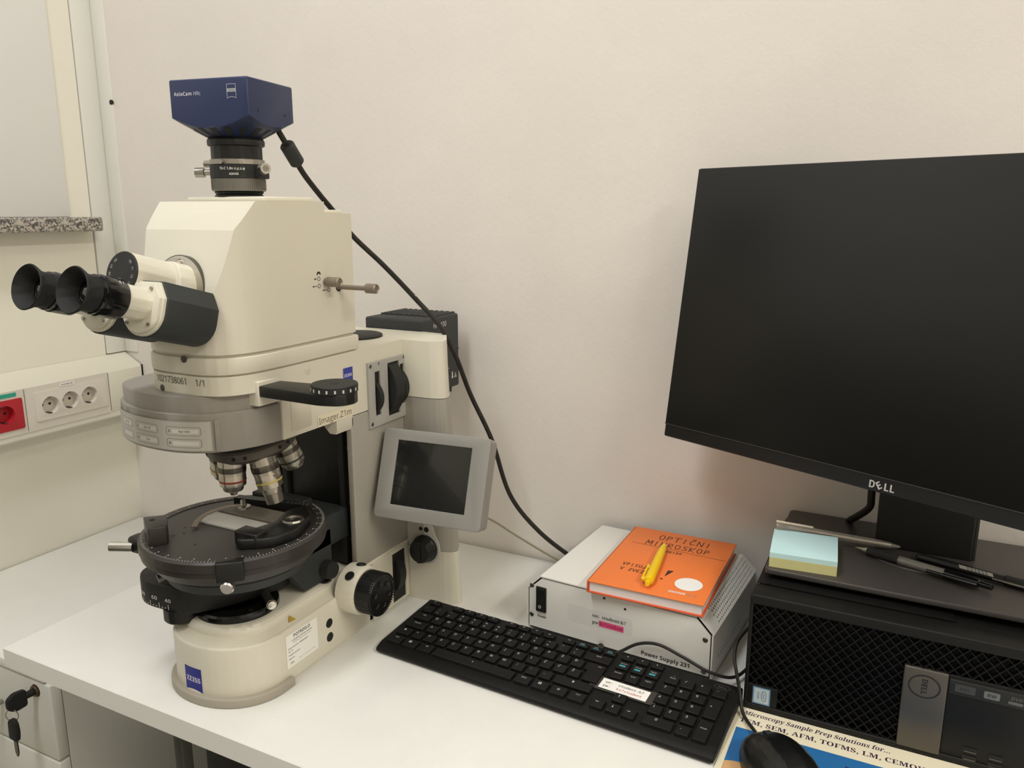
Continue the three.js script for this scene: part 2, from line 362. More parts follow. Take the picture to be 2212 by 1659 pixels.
{ // foot
  const b = part('foot', [extY(boat(HW, -0.675, 0.068, -0.86), 0.004, 0.0765, 0.003), extY(boat(HW - 0.014, -0.678, 0.055, -0.86, 2.2), 0.05, 0.094, 0.008), box(XM - HW, XS, 0.004, 0.0965, -0.955, -0.852, 0.002)], M.cream, scope);
  // sloped shoulder between the wall and the plateau
  part('shoulder', (() => {
    const a = boat(HW - 0.003, -0.675, 0.065, -0.86), c = boat(HW - 0.0145, -0.678, 0.0545, -0.86, 2.2), pos = [];
    for (let i = 0; i + 1 < a.length; i++) { const p = [a[i][0], 0.0755, a[i][1]], q = [a[i + 1][0], 0.0755, a[i + 1][1]], r = [c[i][0], 0.083, c[i][1]], s = [c[i + 1][0], 0.083, c[i + 1][1]]; pos.push(...p, ...q, ...s, ...p, ...s, ...r); }
    const g = new THREE.BufferGeometry(); g.setAttribute('position', new THREE.Float32BufferAttribute(pos, 3)); g.computeVertexNormals(); return g;
  })(), M.cream2, b);
  part('bumper', extY(boat(HW + 0.0065, -0.672, 0.0715, -0.688), 0, 0.0125, 0.002), M.band, b, { label: 'grey rubber bumper strip' });
  part('underside', box(XM - HW + 0.004, XS - 0.004, 0, 0.0045, -0.95, -0.69), M.cream, b);
  part('maker_badge', strip(boat(HW + 0.0003, -0.675, 0.0683, -0.86, 2.1, 96).filter(([x]) => x > -0.7645 && x < -0.7315).reverse(), 0.012, 0.046), paperMat(print(200, 208, (x) => {
    x.fillStyle = '#232c86'; x.beginPath(); x.moveTo(4, 4); x.lineTo(196, 4); x.lineTo(196, 204); x.quadraticCurveTo(100, 168, 4, 204); x.fill();
    x.fillStyle = '#e8e6e6'; x.font = 'bold 56px serif'; x.textAlign = 'center'; x.save(); x.translate(100, 104); x.scale(1.0, 1); x.fillText('ZEISS', 0, 0, 186); x.restore();
  }, '#ece6d4')), b, { uv: 'own', crease: 0, label: 'blue maker badge with white lettering' });
  part('inspection_sticker', quad(V(XS + 0.0004, 0.0455, -0.7115), ...onRight, 0.059, 0.045), paperMat(print(512, 400, (x) => {
    x.fillStyle = '#26262c'; x.textAlign = 'center'; x.font = 'bold 56px sans-serif'; x.fillText('POTRDILO', 256, 40);
    x.font = 'bold 25px sans-serif'; x.fillText('o pregledu delovne opreme', 256, 88); x.font = '18px sans-serif'; x.fillText('Izdano na podlagi pregleda po ZVZD', 256, 118);
    x.textAlign = 'left'; x.font = 'bold 24px sans-serif'; x.fillText('Naziv opreme:  MIKROSKOP', 30, 168); x.fillText('Ser. št.', 30, 204); x.fillText('Pregled opravil:', 30, 250);
    x.fillText('Velja do', 30, 296); x.font = 'bold 30px sans-serif'; x.fillText('● ZVD', 34, 352); x.font = '18px monospace'; x.fillText('Zavod za varstvo pri delu', 190, 352);
  }, '#f1efe6')), b, { uv: 'own', crease: 0, label: 'white inspection sticker with black print' });
  part('warning_sign', (() => { const g = extrude(shapeOf([[-0.0055, -0.003], [0.0055, -0.003], [0, 0.0048]]), 0.0005).rotateX(-Math.PI / 2 + 0.75).rotateY(Math.PI / 2 - 0.15); return g.translate(XS - 0.0085, 0.0815, -0.703); })(), mat('#a98a1c', 0.5), b, { label: 'yellow warning triangle' });
  for (const [y, z] of [[0.047, -0.765], [0.0265, -0.765]]) part('port', lathe([[0.0001, 0.0004], [0.0062, 0.0004], [0.0066, -0.0004]], V(XS + 0.0002, y, z), X_, 20), M.dark, b);
  // field lens ring on the plateau
  const l = part('field_lens_mount', lathe([[0.03, 0.002], [0.031, 0.0085], [0.033, 0.011], [0.049, 0.0105], [0.051, 0.008], [0.0515, 0]], V(XM, 0.0925, -0.683), Y_, 64), M.blackGloss, scope, { crease: 0.6 });
  part('field_lens', lathe([[0.0001, 0.0095], [0.015, 0.0085], [0.03, 0.0045]], V(XM, 0.0925, -0.683), Y_, 48), M.glassDark, l);
  for (const a of [0.4, 1.9, 3.4, 5.1]) part('screw', lathe([[0.0001, 0.0005], [0.003, 0.0004], [0.0035, 0]], V(XM + 0.042 * Math.cos(a), 0.1035, -0.683 + 0.042 * Math.sin(a)), Y_, 12), M.steelDark, l);
  part('aperture_lever', [rod(V(XM + 0.03, 0.108, -0.70), V(XM + 0.066, 0.113, -0.675), 0.0062, 0.0062, 20), lathe([[0.0001, 0.004], [0.005, 0.002], [0.0058, 0]], V(XM + 0.066, 0.113, -0.675), V(0.82, 0.1, 0.57), 20)], M.chrome, l, { label: 'chrome lever with rounded end' });
  part('button', lathe([[0.0001, 0.003], [0.005, 0.0026], [0.0078, 0.001], [0.0085, 0]], V(XM + 0.056, 0.0942, -0.787), Y_, 24), M.steel, b, { label: 'round metal button' });
}
{ // focus drive on the right side
  const ax = V(XS - 0.002, 0.078, -0.815);
  const f = part('focus_drive', [lathe([[0.034, 0], [0.034, 0.024], [0.0315, 0.029], [0.0001, 0.029]], ax, X_, 64)], M.cream, scope);
  for (const a of [0.95, 1.75]) part('button', lathe([[0.0001, 0.0016], [0.006, 0.0014], [0.007, 0.0002]], V(XS + 0.014, 0.078 + 0.0342 * Math.sin(a), -0.815 + 0.0342 * Math.cos(a)), V(0, Math.sin(a), Math.cos(a)), 20), M.dark, f);
  const ribs = []; for (let i = 0; i < 56; i++) { const a = (i / 56) * 2 * Math.PI; ribs.push(box(-0.011, 0.011, 0.0285, 0.0299, -0.0008, 0.0008).rotateX(a).translate(XS + 0.041, 0.078, -0.815)); }
  const k = part('coarse_wheel', [lathe([[0.0001, 0.0265], [0.0295, 0.0265], [0.0295, 0.051], [0.027, 0.054], [0.0245, 0.0545], [0.0245, 0.0535], [0.0001, 0.0535]], ax, X_, 64), ...ribs], M.black, f);
  for (let i = 0; i < 6; i++) { const a = (i / 6) * 2 * Math.PI + 0.3; part('finger_dimple', lathe([[0.0001, -0.001], [0.0032, -0.0004], [0.0042, 0.0006]], V(XS + 0.0518, 0.078 + 0.0165 * Math.sin(a), -0.815 + 0.0165 * Math.cos(a)), X_, 14), M.blackGloss, k); }
}
{ // column
  const c = part('column', [box(XM - HW + 0.012, XS - 0.012, 0.09, 0.33, -1.01, -0.842)], M.black, scope);
  for (const s of [-1, 1]) part('side_plate', box(XM + s * (HW - 0.005) - 0.005, XM + s * (HW - 0.005) + 0.005, 0.0965, 0.319, -0.962, -0.831, 0.0015), M.greyCol, c, { label: 'grey side plate' });
  part('guide_rail', [box(XS - 0.03, XS - 0.022, 0.1, 0.315, -0.8425, -0.836), box(XM - HW + 0.022, XM - HW + 0.03, 0.1, 0.315, -0.8425, -0.836)], M.blackSoft, c);
  for (const y of [0.27, 0.19, 0.135]) part('screw', lathe([[0.0001, 0.001], [0.003, 0.0008], [0.0035, 0]], V(XS - 0.017, y, -0.8418), Z_, 12), M.steelDark, c);
  // the column's wings
  const wing = (s, y0, y1, k0, k1) => {
    const P = (k) => roundPts([[0.066, -0.952], [0.078, -0.954], [0.078 + 0.048 * k, -0.956, 0.02], [0.078 + 0.064 * k, -0.966, 0.012], [0.078 + 0.058 * k, -0.985, 0.01], [0.078 + 0.03 * k, -1.03, 0.006], [0.06, -1.035]], 0.001, 6);
    const a = P(k0), b = P(k1), n = a.length, pos = [];
    const at = (p, y) => [XM + s * p[0], y, p[1]];
    for (let i = 0; i < n; i++) { const j = (i + 1) % n; pos.push(...at(a[i], y0), ...at(a[j], y0), ...at(b[j], y1), ...at(a[i], y0), ...at(b[j], y1), ...at(b[i], y1)); }
    for (const [pts, y] of [[a, y0], [b, y1]]) for (const t of THREE.ShapeUtils.triangulateShape(pts.map((p) => new THREE.Vector2(...p)), [])) for (const i of t) pos.push(...at(pts[i], y));
    const g = new THREE.BufferGeometry(); g.setAttribute('position', new THREE.Float32BufferAttribute(pos, 3)); g.computeVertexNormals(); return g;
  };
  const kk = (y) => 1.34 - 0.34 * (y / 0.41);
  for (const s of [-1, 1]) {
    const w = part('column_wing', [wing(s, 0.3235, 0.4075, kk(0.3235), kk(0.4075))], M.cream, scope, { crease: 0.5 });
    part('wing_sleeve', wing(s, 0.0865, 0.3225, kk(0.0865) + 0.02, kk(0.3225) + 0.02), M.greyCol, w, { crease: 0.5, label: 'silver grey sleeve' });
    part('wing_foot', wing(s, 0, 0.086, kk(0) + 0.03, kk(0.086) + 0.02), M.cream, w, { crease: 0.5 });
    if (s > 0) part('joint_line', [tube([[-0.6085, 0.405, -0.9855], [-0.6035, 0.33, -0.9855]], 0.0006, 4, 6)], M.steelDark, w);
  }
  part('column_rear', [box(XM - HW, XS, 0, 0.4078, -1.03, -0.9535)], M.cream, scope);
  // knob on the wing
  const k = part('light_knob', [lathe([[0.0215, 0], [0.0215, 0.006], [0.0195, 0.009], [0.0185, 0.018], [0.0165, 0.021], [0.0001, 0.0205]], V(-0.633, 0.087, -0.957), Z_, 48)], M.black, scope);
  part('knob_plate', extZ(roundPts([[-0.6545, 0.127], [-0.6185, 0.127], [-0.616, 0.112], [-0.6085, 0.1], [-0.6065, 0.082], [-0.6135, 0.068], [-0.628, 0.0605], [-0.645, 0.0625], [-0.6555, 0.072]], 0.008), -0.962, -0.955, 0.001), M.greyLight, k, { label: 'light grey plate around the knob' });
  part('knob_grip', box(-0.6355, -0.6305, 0.07, 0.104, -0.937, -0.934, 0.001), M.blackSoft, k);
  for (const [x, r] of [[-0.6405, 0.0032], [-0.6305, 0.0042]]) part('button', lathe([[0.0001, 0.0008], [r, 0.0006], [r, 0]], V(x, 0.1175, -0.9548), Z_, 16), M.dark, k);
}
{ // lower filter wheel in the foot's side
  const p = part('filter_panel', (() => { const sh = shapeOf([[0.86, 0.006], [0.951, 0.006], [0.951, 0.094], [0.86, 0.094]]); const h = new THREE.Path([[0.909, 0.009], [0.909, 0.088], [0.943, 0.088], [0.943, 0.009]].map((q) => new THREE.Vector2(...q))); sh.holes.push(h); return extrude(sh, 0.003, 0.0004).applyMatrix4(MX).translate(XS, 0, 0); })(), M.cream2, scope);
  part('slot', box(XS + 0.0001, XS + 0.0008, 0.008, 0.089, -0.944, -0.908), M.dark, p);
  part('filter_wheel', [rod(V(XS - 0.032, 0.05, -0.935), V(XS - 0.032, 0.05, -0.919), 0.0415, 0.0415, 64)], M.blackSoft, p);
}
{ // arm
  const a = part('arm', [extY(nose(0, -0.9535), 0.386, 0.408), box(XM - HW, XS, 0.3205, 0.386, -0.9535, -0.7015), box(XS - 0.03, XS - 0.0004, 0.3695, 0.3985, -0.7055, -0.6655, 0.001)], M.cream, scope, { crease: 0.4 });
  part('arm_bracket', extZ([[XS - 0.012, 0.302], [XS - 0.002, 0.302], [XS, 0.306], [XS, 0.3205], [XS - 0.03, 0.3205]], -0.834, -0.8), M.cream, a);
  part('cap_disc', lathe([[0.041, 0], [0.041, 0.003], [0.039, 0.004], [0.0001, 0.004]], V(XM, 0.408, -0.945), Y_, 64), M.blackSoft, a, { label: 'black round cover disc' });
  part('serial_print', strip(nosePath(0.0005, 160).filter(([x, z]) => z > -0.7 && x > -0.792 && x < -0.698).reverse(), 0.391, 0.411), ink('#4a463e', '58px sans-serif', [['1021738061', 0.37, 0.5], ['1/1', 0.86, 0.5]], 560, 112), a, { uv: 'own', crease: 0 });
  part('side_screw', [lathe([[0.0001, 0.0004], [0.005, 0.0003], [0.0056, 0]], V(XS, 0.3965, -0.75), X_, 24)], M.cream2, a);
  part('set_screw', lathe([[0.0001, 0.0006], [0.0042, 0.0005], [0.0042, 0]], V(-0.7735, 0.3895, -0.6243), V(-0.1, 0, 1), 14), M.steelDark, a);
  part('maker_badge', quad(V(XS + 0.0005, 0.3775, -0.8275), ...onRight, 0.0205, 0.0215), paperMat(print(128, 144, (x) => {
    x.fillStyle = '#3a3f9a'; x.fillRect(2, 2, 124, 140); x.fillStyle = '#e8e6e6'; x.font = 'bold 36px serif'; x.textAlign = 'center'; x.fillText('ZEISS', 64, 72, 116);
  }, '#ece6d4')), a, { uv: 'own', crease: 0, label: 'small blue maker badge' });
  part('model_plate', quad(V(XS + 0.0005, 0.3285, -0.7985), ...onRight, 0.071, 0.0155), paperMat(print(420, 102, (x) => { x.fillStyle = '#4d473c'; x.font = '74px sans-serif'; x.textAlign = 'center'; x.fillText('Imager.Z1m', 210, 56, 396); }, '#e2d9bf')), a, { uv: 'own', crease: 0, label: 'plate with the model lettering' });
  part('rating_plate', box(XS - 0.055, XS - 0.025, 0.293, 0.305, -0.8418, -0.8412), M.steelDark, a);
  part('recess_cover', box(XS, XS + 0.0008, 0.3275, 0.368, -0.752, -0.716, 0.0004), M.cream2, a);
  // analyser slider
  const s = part('analyser_slider', [extY(roundPts([[XS - 0.02, -0.668], [XS - 0.02, -0.7005], [-0.575, -0.714, 0.001], [-0.552, -0.705, 0.02], [-0.546, -0.69, 0.02], [-0.552, -0.672, 0.02], [-0.575, -0.664, 0.01]], 0.001, 8), 0.3805, 0.3935, 0.0012)], M.black, scope, { label: 'black slider with a graduated disc' });
  part('slider_disc', [lathe([[0.0262, 0], [0.0262, 0.0075], [0.0255, 0.0085], [0.0001, 0.0085]], V(-0.5735, 0.3935, -0.6895), Y_, 64)], M.blackSoft, s);
  part('disc_screw', lathe([[0.0001, 0.0004], [0.0055, 0.0004], [0.006, 0]], V(-0.5735, 0.402, -0.6895), Y_, 24), M.dark, s);
  for (let i = 0; i < 18; i++) { const q = (i / 18) * 2 * Math.PI; part('disc_mark', box(-0.001, 0.001, 0.0015, 0.005, 0.0261, 0.0266).rotateY(q).translate(-0.5735, 0.3935, -0.6895), M.greyLight, s); }
}
{ // filter wheel panel on the arm
  const sh = shapeOf([[0.8675, 0.2935], [0.9655, 0.2935], [0.9655, 0.3865], [0.8675, 0.3865]]);
  const hole = (a, b, c, d) => sh.holes.push(new THREE.Path([[a, c], [a, d], [b, d], [b, c]].map((q) => new THREE.Vector2(...q))));
  hole(0.882, 0.8945, 0.309, 0.372); hole(0.9125, 0.9405, 0.302, 0.3795); hole(0.9425, 0.9575, 0.3135, 0.373);
  const p = part('reflector_panel', extrude(sh, 0.0035, 0.0004).applyMatrix4(MX).translate(XS, 0, 0), M.panel, scope, { label: 'light grey panel with thumb wheels' });
  part('slot', box(XS + 0.0001, XS + 0.0008, 0.301, 0.38, -0.959, -0.881), M.dark, p);
  part('thumb_wheel', rod(V(XS - 0.016, 0.334, -0.893), V(XS - 0.016, 0.334, -0.8845), 0.0265, 0.0265, 48), M.blackSoft, p);
  part('thumb_wheel', rod(V(XS - 0.037, 0.341, -0.9375), V(XS - 0.037, 0.341, -0.9155), 0.0525, 0.0525, 64), M.blackSoft, p);
  part('thumb_wheel', rod(V(XS - 0.02, 0.338, -0.956), V(XS - 0.02, 0.338, -0.9445), 0.0315, 0.0315, 48), M.blackSoft, p);
  for (const [y, z] of [[0.3815, -0.8725], [0.299, -0.8725], [0.299, -0.961]]) part('screw', lathe([[0.0001, 0.0008], [0.0024, 0.0006], [0.003, 0]], V(XS + 0.0035, y, z), X_, 14), M.steelDark, p);
  part('panel_print', quad(V(XS + 0.0039, 0.3825, -0.917), ...onRight, 0.084, 0.007), ink('#3a3a3a', 'bold 36px sans-serif', [['F', 0.2, 0.5], ['A∇', 0.93, 0.5]], 512, 44), p, { uv: 'own', crease: 0 });
}
{ // nosepiece housing with its key panel
  const out = [[-0.667, -0.76], [-0.667, -0.705], [-0.673, -0.673], [-0.686, -0.644], [-0.704, -0.6225], [-0.732, -0.609], [-0.767, -0.6045], [-0.807, -0.608], [-0.842, -0.62], [-0.866, -0.637], [-0.877, -0.662], [-0.880, -0.70], [-0.878, -0.76]];
  const curve = (pts, n = 72) => new THREE.CatmullRomCurve3(pts.map(([x, z]) => V(x, 0, z)), false, 'centripetal').getSpacedPoints(n).map((p) => [p.x, p.z]);
  const inset = (pts, d) => pts.map(([x, z], i) => { const a = pts[Math.max(0, i - 1)], b = pts[Math.min(pts.length - 1, i + 1)], l = Math.hypot(b[0] - a[0], b[1] - a[1]); return [x + (d * (b[1] - a[1])) / l * -1, z + (d * (b[0] - a[0])) / l]; });
  const full = curve(out), small = inset(full, 0.004);
  const h = part('nosepiece_housing', [extY(full, 0.3195, 0.366, 0.002), extY(small.map(([x, z]) => [x, z]), 0.36, 0.3858, 0.003)], M.grey, scope, { crease: 0.5, label: 'grey nosepiece housing' });
  const front = [...full].reverse().map(([x, z]) => [x, z]);
  const seg = inset(full, -0.0012).reverse().filter(([x, z]) => x > -0.862 && x < -0.699 && z > -0.66);
  const path = seg.slice(0);
  const keys = print(1024, 300, (x) => {
    x.strokeStyle = '#77736a'; x.lineWidth = 3; x.strokeRect(4, 4, 1016, 292);
    const cols = [[110, 320], [370, 610], [690, 950]], txt = [['Epi BF', 'Epi DF', 'Epi DIC'], ['', 'Pol', '']];
    for (let r = 0; r < 2; r++) cols.forEach(([a, b], c) => {
      const y = r ? 180 : 60; x.lineWidth = 4; x.strokeStyle = '#6b675f';
      x.beginPath(); x.roundRect(a, y, b - a, 84, 20); x.stroke();
      x.fillStyle = '#c9c5bd'; x.fillRect(a + 48, y + 22, b - a - 66, 40);
      x.fillStyle = '#3c3a36'; x.font = 'bold 34px sans-serif'; x.textAlign = 'left'; x.fillText(String(r * 3 + c + 1), a + 14, y + 43);
      x.font = 'bold 26px sans-serif'; x.textAlign = 'center'; x.fillText(txt[r][c], (a + 48 + b - 18) / 2, y + 43, b - a - 74);
    });
  }, '#b1ada4');
  part('key_panel', strip(path, 0.3225, 0.358), paperMat(keys, 0.4), h, { uv: 'own', crease: 0, label: 'grey key panel with six numbered fields' });
  part('panel_catch', box(-0.0028, 0.0028, 0.3215, 0.359, -0.001, 0.0016, 0.0008).rotateY(0.85).translate(-0.6965, 0, -0.6295), M.grey, h);
  part('set_screw', lathe([[0.0001, 0.0008], [0.0045, 0.0006], [0.0045, 0]], V(-0.6878, 0.374, -0.6565), V(0.86, 0, 0.5), 14), M.dark, h);
}
{ // objective turret, tilted backwards so that the front objective stands upright
  const al = R(13), C = V(XM, 0.316, -0.724);
  const ax = V(0, -Math.cos(al), -Math.sin(al)), fr = V(0, -Math.sin(al), Math.cos(al));   // down the axis; towards the front
  const t = part('turret', [lathe([[0.0001, -0.012], [0.056, -0.012], [0.058, -0.004], [0.055, 0.002]], C, ax, 64)], M.blackSoft, scope, { crease: 0.5 });
  const ring = part('turret_ring', [lathe([[0.055, 0.001], [0.0575, 0.004], [0.0585, 0.013], [0.053, 0.019], [0.03, 0.026], [0.0001, 0.03]], C, ax, 72)], M.turretMetal, t, { label: 'knurled dark metal ring' });
  const dirs = [0, 58, 116, 180, 238, 298];
  dirs.forEach((deg, i) => {
    const a = R(deg), side = V(1, 0, 0).multiplyScalar(Math.sin(a)).add(fr.clone().multiplyScalar(Math.cos(a)));
    const d = ax.clone().multiplyScalar(Math.cos(al)).add(side.clone().multiplyScalar(Math.sin(al))).normalize();
    const p = C.clone().add(ax.clone().multiplyScalar(0.013)).add(side.clone().multiplyScalar(0.038));
    for (const k of [-0.12, 0.12]) { const s2 = V(1, 0, 0).multiplyScalar(Math.sin(a + k + 0.5)).add(fr.clone().multiplyScalar(Math.cos(a + k + 0.5))); part('set_screw', lathe([[0.0001, 0.0012], [0.0022, 0.001], [0.0024, 0]], C.clone().add(ax.clone().multiplyScalar(0.009)).add(s2.clone().multiplyScalar(0.0578)), s2, 12), M.dark, t); }
    const big = i === 1;
    const L = [0.047, 0.056, 0.044, 0.04, 0.04, 0.05][i];
    const o = part('objective', [lathe([[0.0001, 0], [0.0165, 0], [0.0168, 0.004], [0.0168, L * 0.5], [0.0162, L * 0.505], [0.0162, L * 0.56], [0.0164, L * 0.57], [0.0162, L * 0.72], [0.016, L * 0.84], [i === 1 ? 0.0125 : 0.0135, L * 0.86], [i === 1 ? 0.0122 : 0.012, L * 0.98], [0.011, L], [0.0001, L]], p, d, 48)], i === 2 ? M.steel : M.satin, scope, { crease: 0.5, label: ['upright chrome objective with a red ring', 'tilted chrome objective with a pale yellow ring', 'short low-power objective marked 1.25', 'chrome objective', 'chrome objective', 'chrome objective with a yellow ring'][i] });
    part('colour_ring', lathe([[0.01635, 0], [0.0168, 0.0006], [0.0166, 0.002], [0.016, 0.0026]], p.clone().add(d.clone().multiplyScalar(L * 0.68)), d, 48), mat(['#8a3328', '#c8b65a', '#2c2b29', '#8aa03a', '#3d66a0', '#b99a1f'][i], 0.4), o);
    part('dark_sleeve', lathe([[0.01705, 0], [0.0173, 0.0008], [0.0173, L * 0.14], [0.01705, L * 0.15]], p.clone().add(d.clone().multiplyScalar(L * 0.3)), d, 48), M.steelDark, o);
    if (i === 1) part('objective_tip', rod(p.clone().add(d.clone().multiplyScalar(L * 0.9)), p.clone().add(d.clone().multiplyScalar(L * 1.22)), 0.012, 0.0112, 32), M.steel, o);
    if (i === 0) part('objective_tip', lathe([[0.0062, 0], [0.004, 0.006], [0.0001, 0.0062]], p.clone().add(d.clone().multiplyScalar(L)), d, 24), M.steel, o);
    if (i === 2) part('objective_print', quad(p.clone().add(d.clone().multiplyScalar(L * 0.86)).add(V(0.011, 0.0, 0.0115)), V(0.75, 0.2, -0.62).normalize(), V(0.1, 0.95, 0.3).normalize(), 0.014, 0.004), ink('#d8d6d0', 'bold 52px sans-serif', [['1.25', 0.5, 0.5]], 180, 64), o, { uv: 'own', crease: 0 });
  });
}
{ // round rotating stage
  const C = V(XM, 0, -0.688);
  const st = part('stage', [lathe([[0.0001, 0.2005], [0.0985, 0.2005], [0.0995, 0.2015], [0.111, 0.2015], [0.1135, 0.199], [0.1135, 0.1885], [0.1115, 0.187], [0.1115, 0.181], [0.104, 0.177], [0.098, 0.166], [0.0001, 0.166]], C, Y_, 120)], M.stage, scope, { crease: 0.4, label: 'black round rotating stage' });
  const marks = [];
  for (let i = 0; i < 180; i++) { const a = (i / 180) * 2 * Math.PI, L = i % 5 ? 0.003 : 0.005; marks.push(box(-0.00022, 0.00022, 0.2016, 0.2018, 0.1105 - L, 0.1105).rotateY(a).translate(C.x, 0, C.z)); }
  part('degree_scale', marks, M.greyLight, st);
  for (let i = 0; i < 36; i++) { const a = (i / 36) * 2 * Math.PI; part('degree_dot', lathe([[0.0001, 0.0004], [0.001, 0.0003]], V(C.x + 0.1025 * Math.sin(a), 0.2015, C.z + 0.1025 * Math.cos(a)), Y_, 8), M.greyLight, st); }
  for (const [x, z] of [[-0.795, -0.655], [-0.782, -0.642], [-0.787, -0.63], [-0.742, -0.6235]]) part('stage_hole', lathe([[0.0001, 0.0002], [0.0016, 0.0002]], V(x, 0.2005, z), Y_, 10), M.dark, st);
  part('vernier_block', box(-0.0155, 0.0155, 0.178, 0.2025, 0.104, 0.1185, 0.002).rotateY(0.74).translate(C.x, 0, C.z), M.black, st);
  // stop block on the stage
  const bl = part('stop_block', extY(roundPts([[-0.822, -0.617], [-0.802, -0.636], [-0.772, -0.611], [-0.783, -0.592]], 0.004), 0.2005, 0.2235, 0.0012), M.stage, st);
  part('block_screw', lathe([[0.0001, 0.0003], [0.0034, 0.0003]], V(-0.8035, 0.2235, -0.6155), Y_, 16), M.dark, bl);
  part('clamp_mount', box(-0.852, -0.828, 0.178, 0.199, -0.612, -0.592, 0.005).translate(0.012, 0, -0.012), M.black, st);
  part('clamp_pin', rod(V(-0.83, 0.1865, -0.606), V(-0.8565, 0.1865, -0.594), 0.0062, 0.0062, 20), M.chrome, st, { label: 'short chrome pin' });
  // object guide
  const g = part('object_guide', [extY(roundPts([[-0.685, -0.632], [-0.653, -0.655], [-0.642, -0.69], [-0.66, -0.735], [-0.69, -0.76], [-0.7, -0.735], [-0.685, -0.70], [-0.695, -0.665]], 0.008), 0.2005, 0.2135, 0.002), box(-0.70, -0.665, 0.2005, 0.2185, -0.665, -0.645, 0.002), extY([[-0.80, -0.752], [-0.70, -0.772], [-0.698, -0.76], [-0.798, -0.740]], 0.2005, 0.212)], M.black, st, { label: 'black object guide' });
  part('guide_scale', quad(V(-0.705, 0.2123, -0.762), V(0.98, 0, -0.2).normalize(), V(0.2, 0, 0.98).normalize().negate(), 0.03, 0.006), ink('#d0cec8', '40px monospace', [['| | | | | |', 0.5, 0.5]], 256, 52), g, { uv: 'own', crease: 0 });
  part('guide_ring', lathe([[0.009, 0], [0.0095, 0.002], [0.0125, 0.0022], [0.0135, 0]], V(-0.668, 0.2135, -0.712), Y_, 32), M.steel, g);
  part('spring_clip', (() => { // a flat bent strip
    const c = new THREE.CatmullRomCurve3([V(-0.7805, 0.2025, -0.656), V(-0.789, 0.206, -0.672), V(-0.7885, 0.2095, -0.69), V(-0.776, 0.213, -0.708), V(-0.757, 0.2145, -0.7185)]), n = 30, pos = [], P = [];
    for (let i = 0; i <= n; i++) { const p = c.getPoint(i / n), t = c.getTangent(i / n), sd = V(t.z, 0, -t.x).normalize().multiplyScalar(0.0036); P.push([p.clone().add(sd), p.clone().sub(sd)]); }
    const Q = (p, h) => [p.x, p.y + h, p.z], F = (a, b, c2, d) => pos.push(...a, ...b, ...c2, ...a, ...c2, ...d);
    for (let i = 0; i < n; i++) { const [a, b] = P[i], [c2, d] = P[i + 1], h = 0.0012; F(Q(a, h), Q(b, h), Q(d, h), Q(c2, h)); F(Q(a, 0), Q(c2, 0), Q(d, 0), Q(b, 0)); F(Q(a, 0), Q(a, h), Q(c2, h), Q(c2, 0)); F(Q(b, h), Q(b, 0), Q(d, 0), Q(d, h)); }
    const g = new THREE.BufferGeometry(); g.setAttribute('position', new THREE.Float32BufferAttribute(pos, 3)); g.computeVertexNormals(); return g;
  })(), M.rodSteel, g, { label: 'curved steel clip' });
  part('clip_pivot', [lathe([[0.0085, 0], [0.0085, 0.003], [0.0001, 0.004]], V(-0.757, 0.2115, -0.718), Y_, 28), rod(V(-0.757, 0.2115, -0.718), V(-0.762, 0.2205, -0.722), 0.0042, 0.0036, 16)], M.steel, g);
  part('x_drive_rack', box(-0.79, -0.70, 0.2005, 0.214, -0.785, -0.765, 0.002), M.blackSoft, g);
  // carrier under the stage
  const ca = part('stage_carrier', [
    box(XM - 0.05, XM + 0.058, 0.14, 0.185, -0.842, -0.72, 0.004),
    extX([[-0.70, 0.166], [-0.7, 0.155], [-0.745, 0.098], [-0.80, 0.098], [-0.80, 0.166]], XM + 0.046, XM + 0.058),
    lathe([[0.0001, 0.17], [0.085, 0.17], [0.09, 0.16], [0.085, 0.148], [0.0001, 0.148]], C, Y_, 64),
  ], M.grip, scope, { label: 'dark grey stage carrier' });
  part('carrier_knob', lathe([[0.0001, 0], [0.0125, 0], [0.0125, 0.016], [0.011, 0.0185], [0.0001, 0.018]], V(XM + 0.055, 0.114, -0.785), X_, 32), M.rubber, ca);
  part('clamp_knob', [rod(V(-0.678, 0.176, -0.618), V(-0.667, 0.1715, -0.5985), 0.0078, 0.0078, 28), lathe([[0.0078, 0], [0.0065, 0.002], [0.0001, 0.003]], V(-0.667, 0.1715, -0.5985), V(0.48, -0.2, 0.86), 28)], M.chrome, ca, { label: 'chrome clamp knob' });
  part('clamp_knob', [rod(V(-0.786, 0.155, -0.615), V(-0.7905, 0.153, -0.605), 0.0055, 0.0055, 20), rod(V(-0.775, 0.158, -0.64), V(-0.787, 0.155, -0.613), 0.0016, 0.0016, 10)], M.steelDark, ca);
}
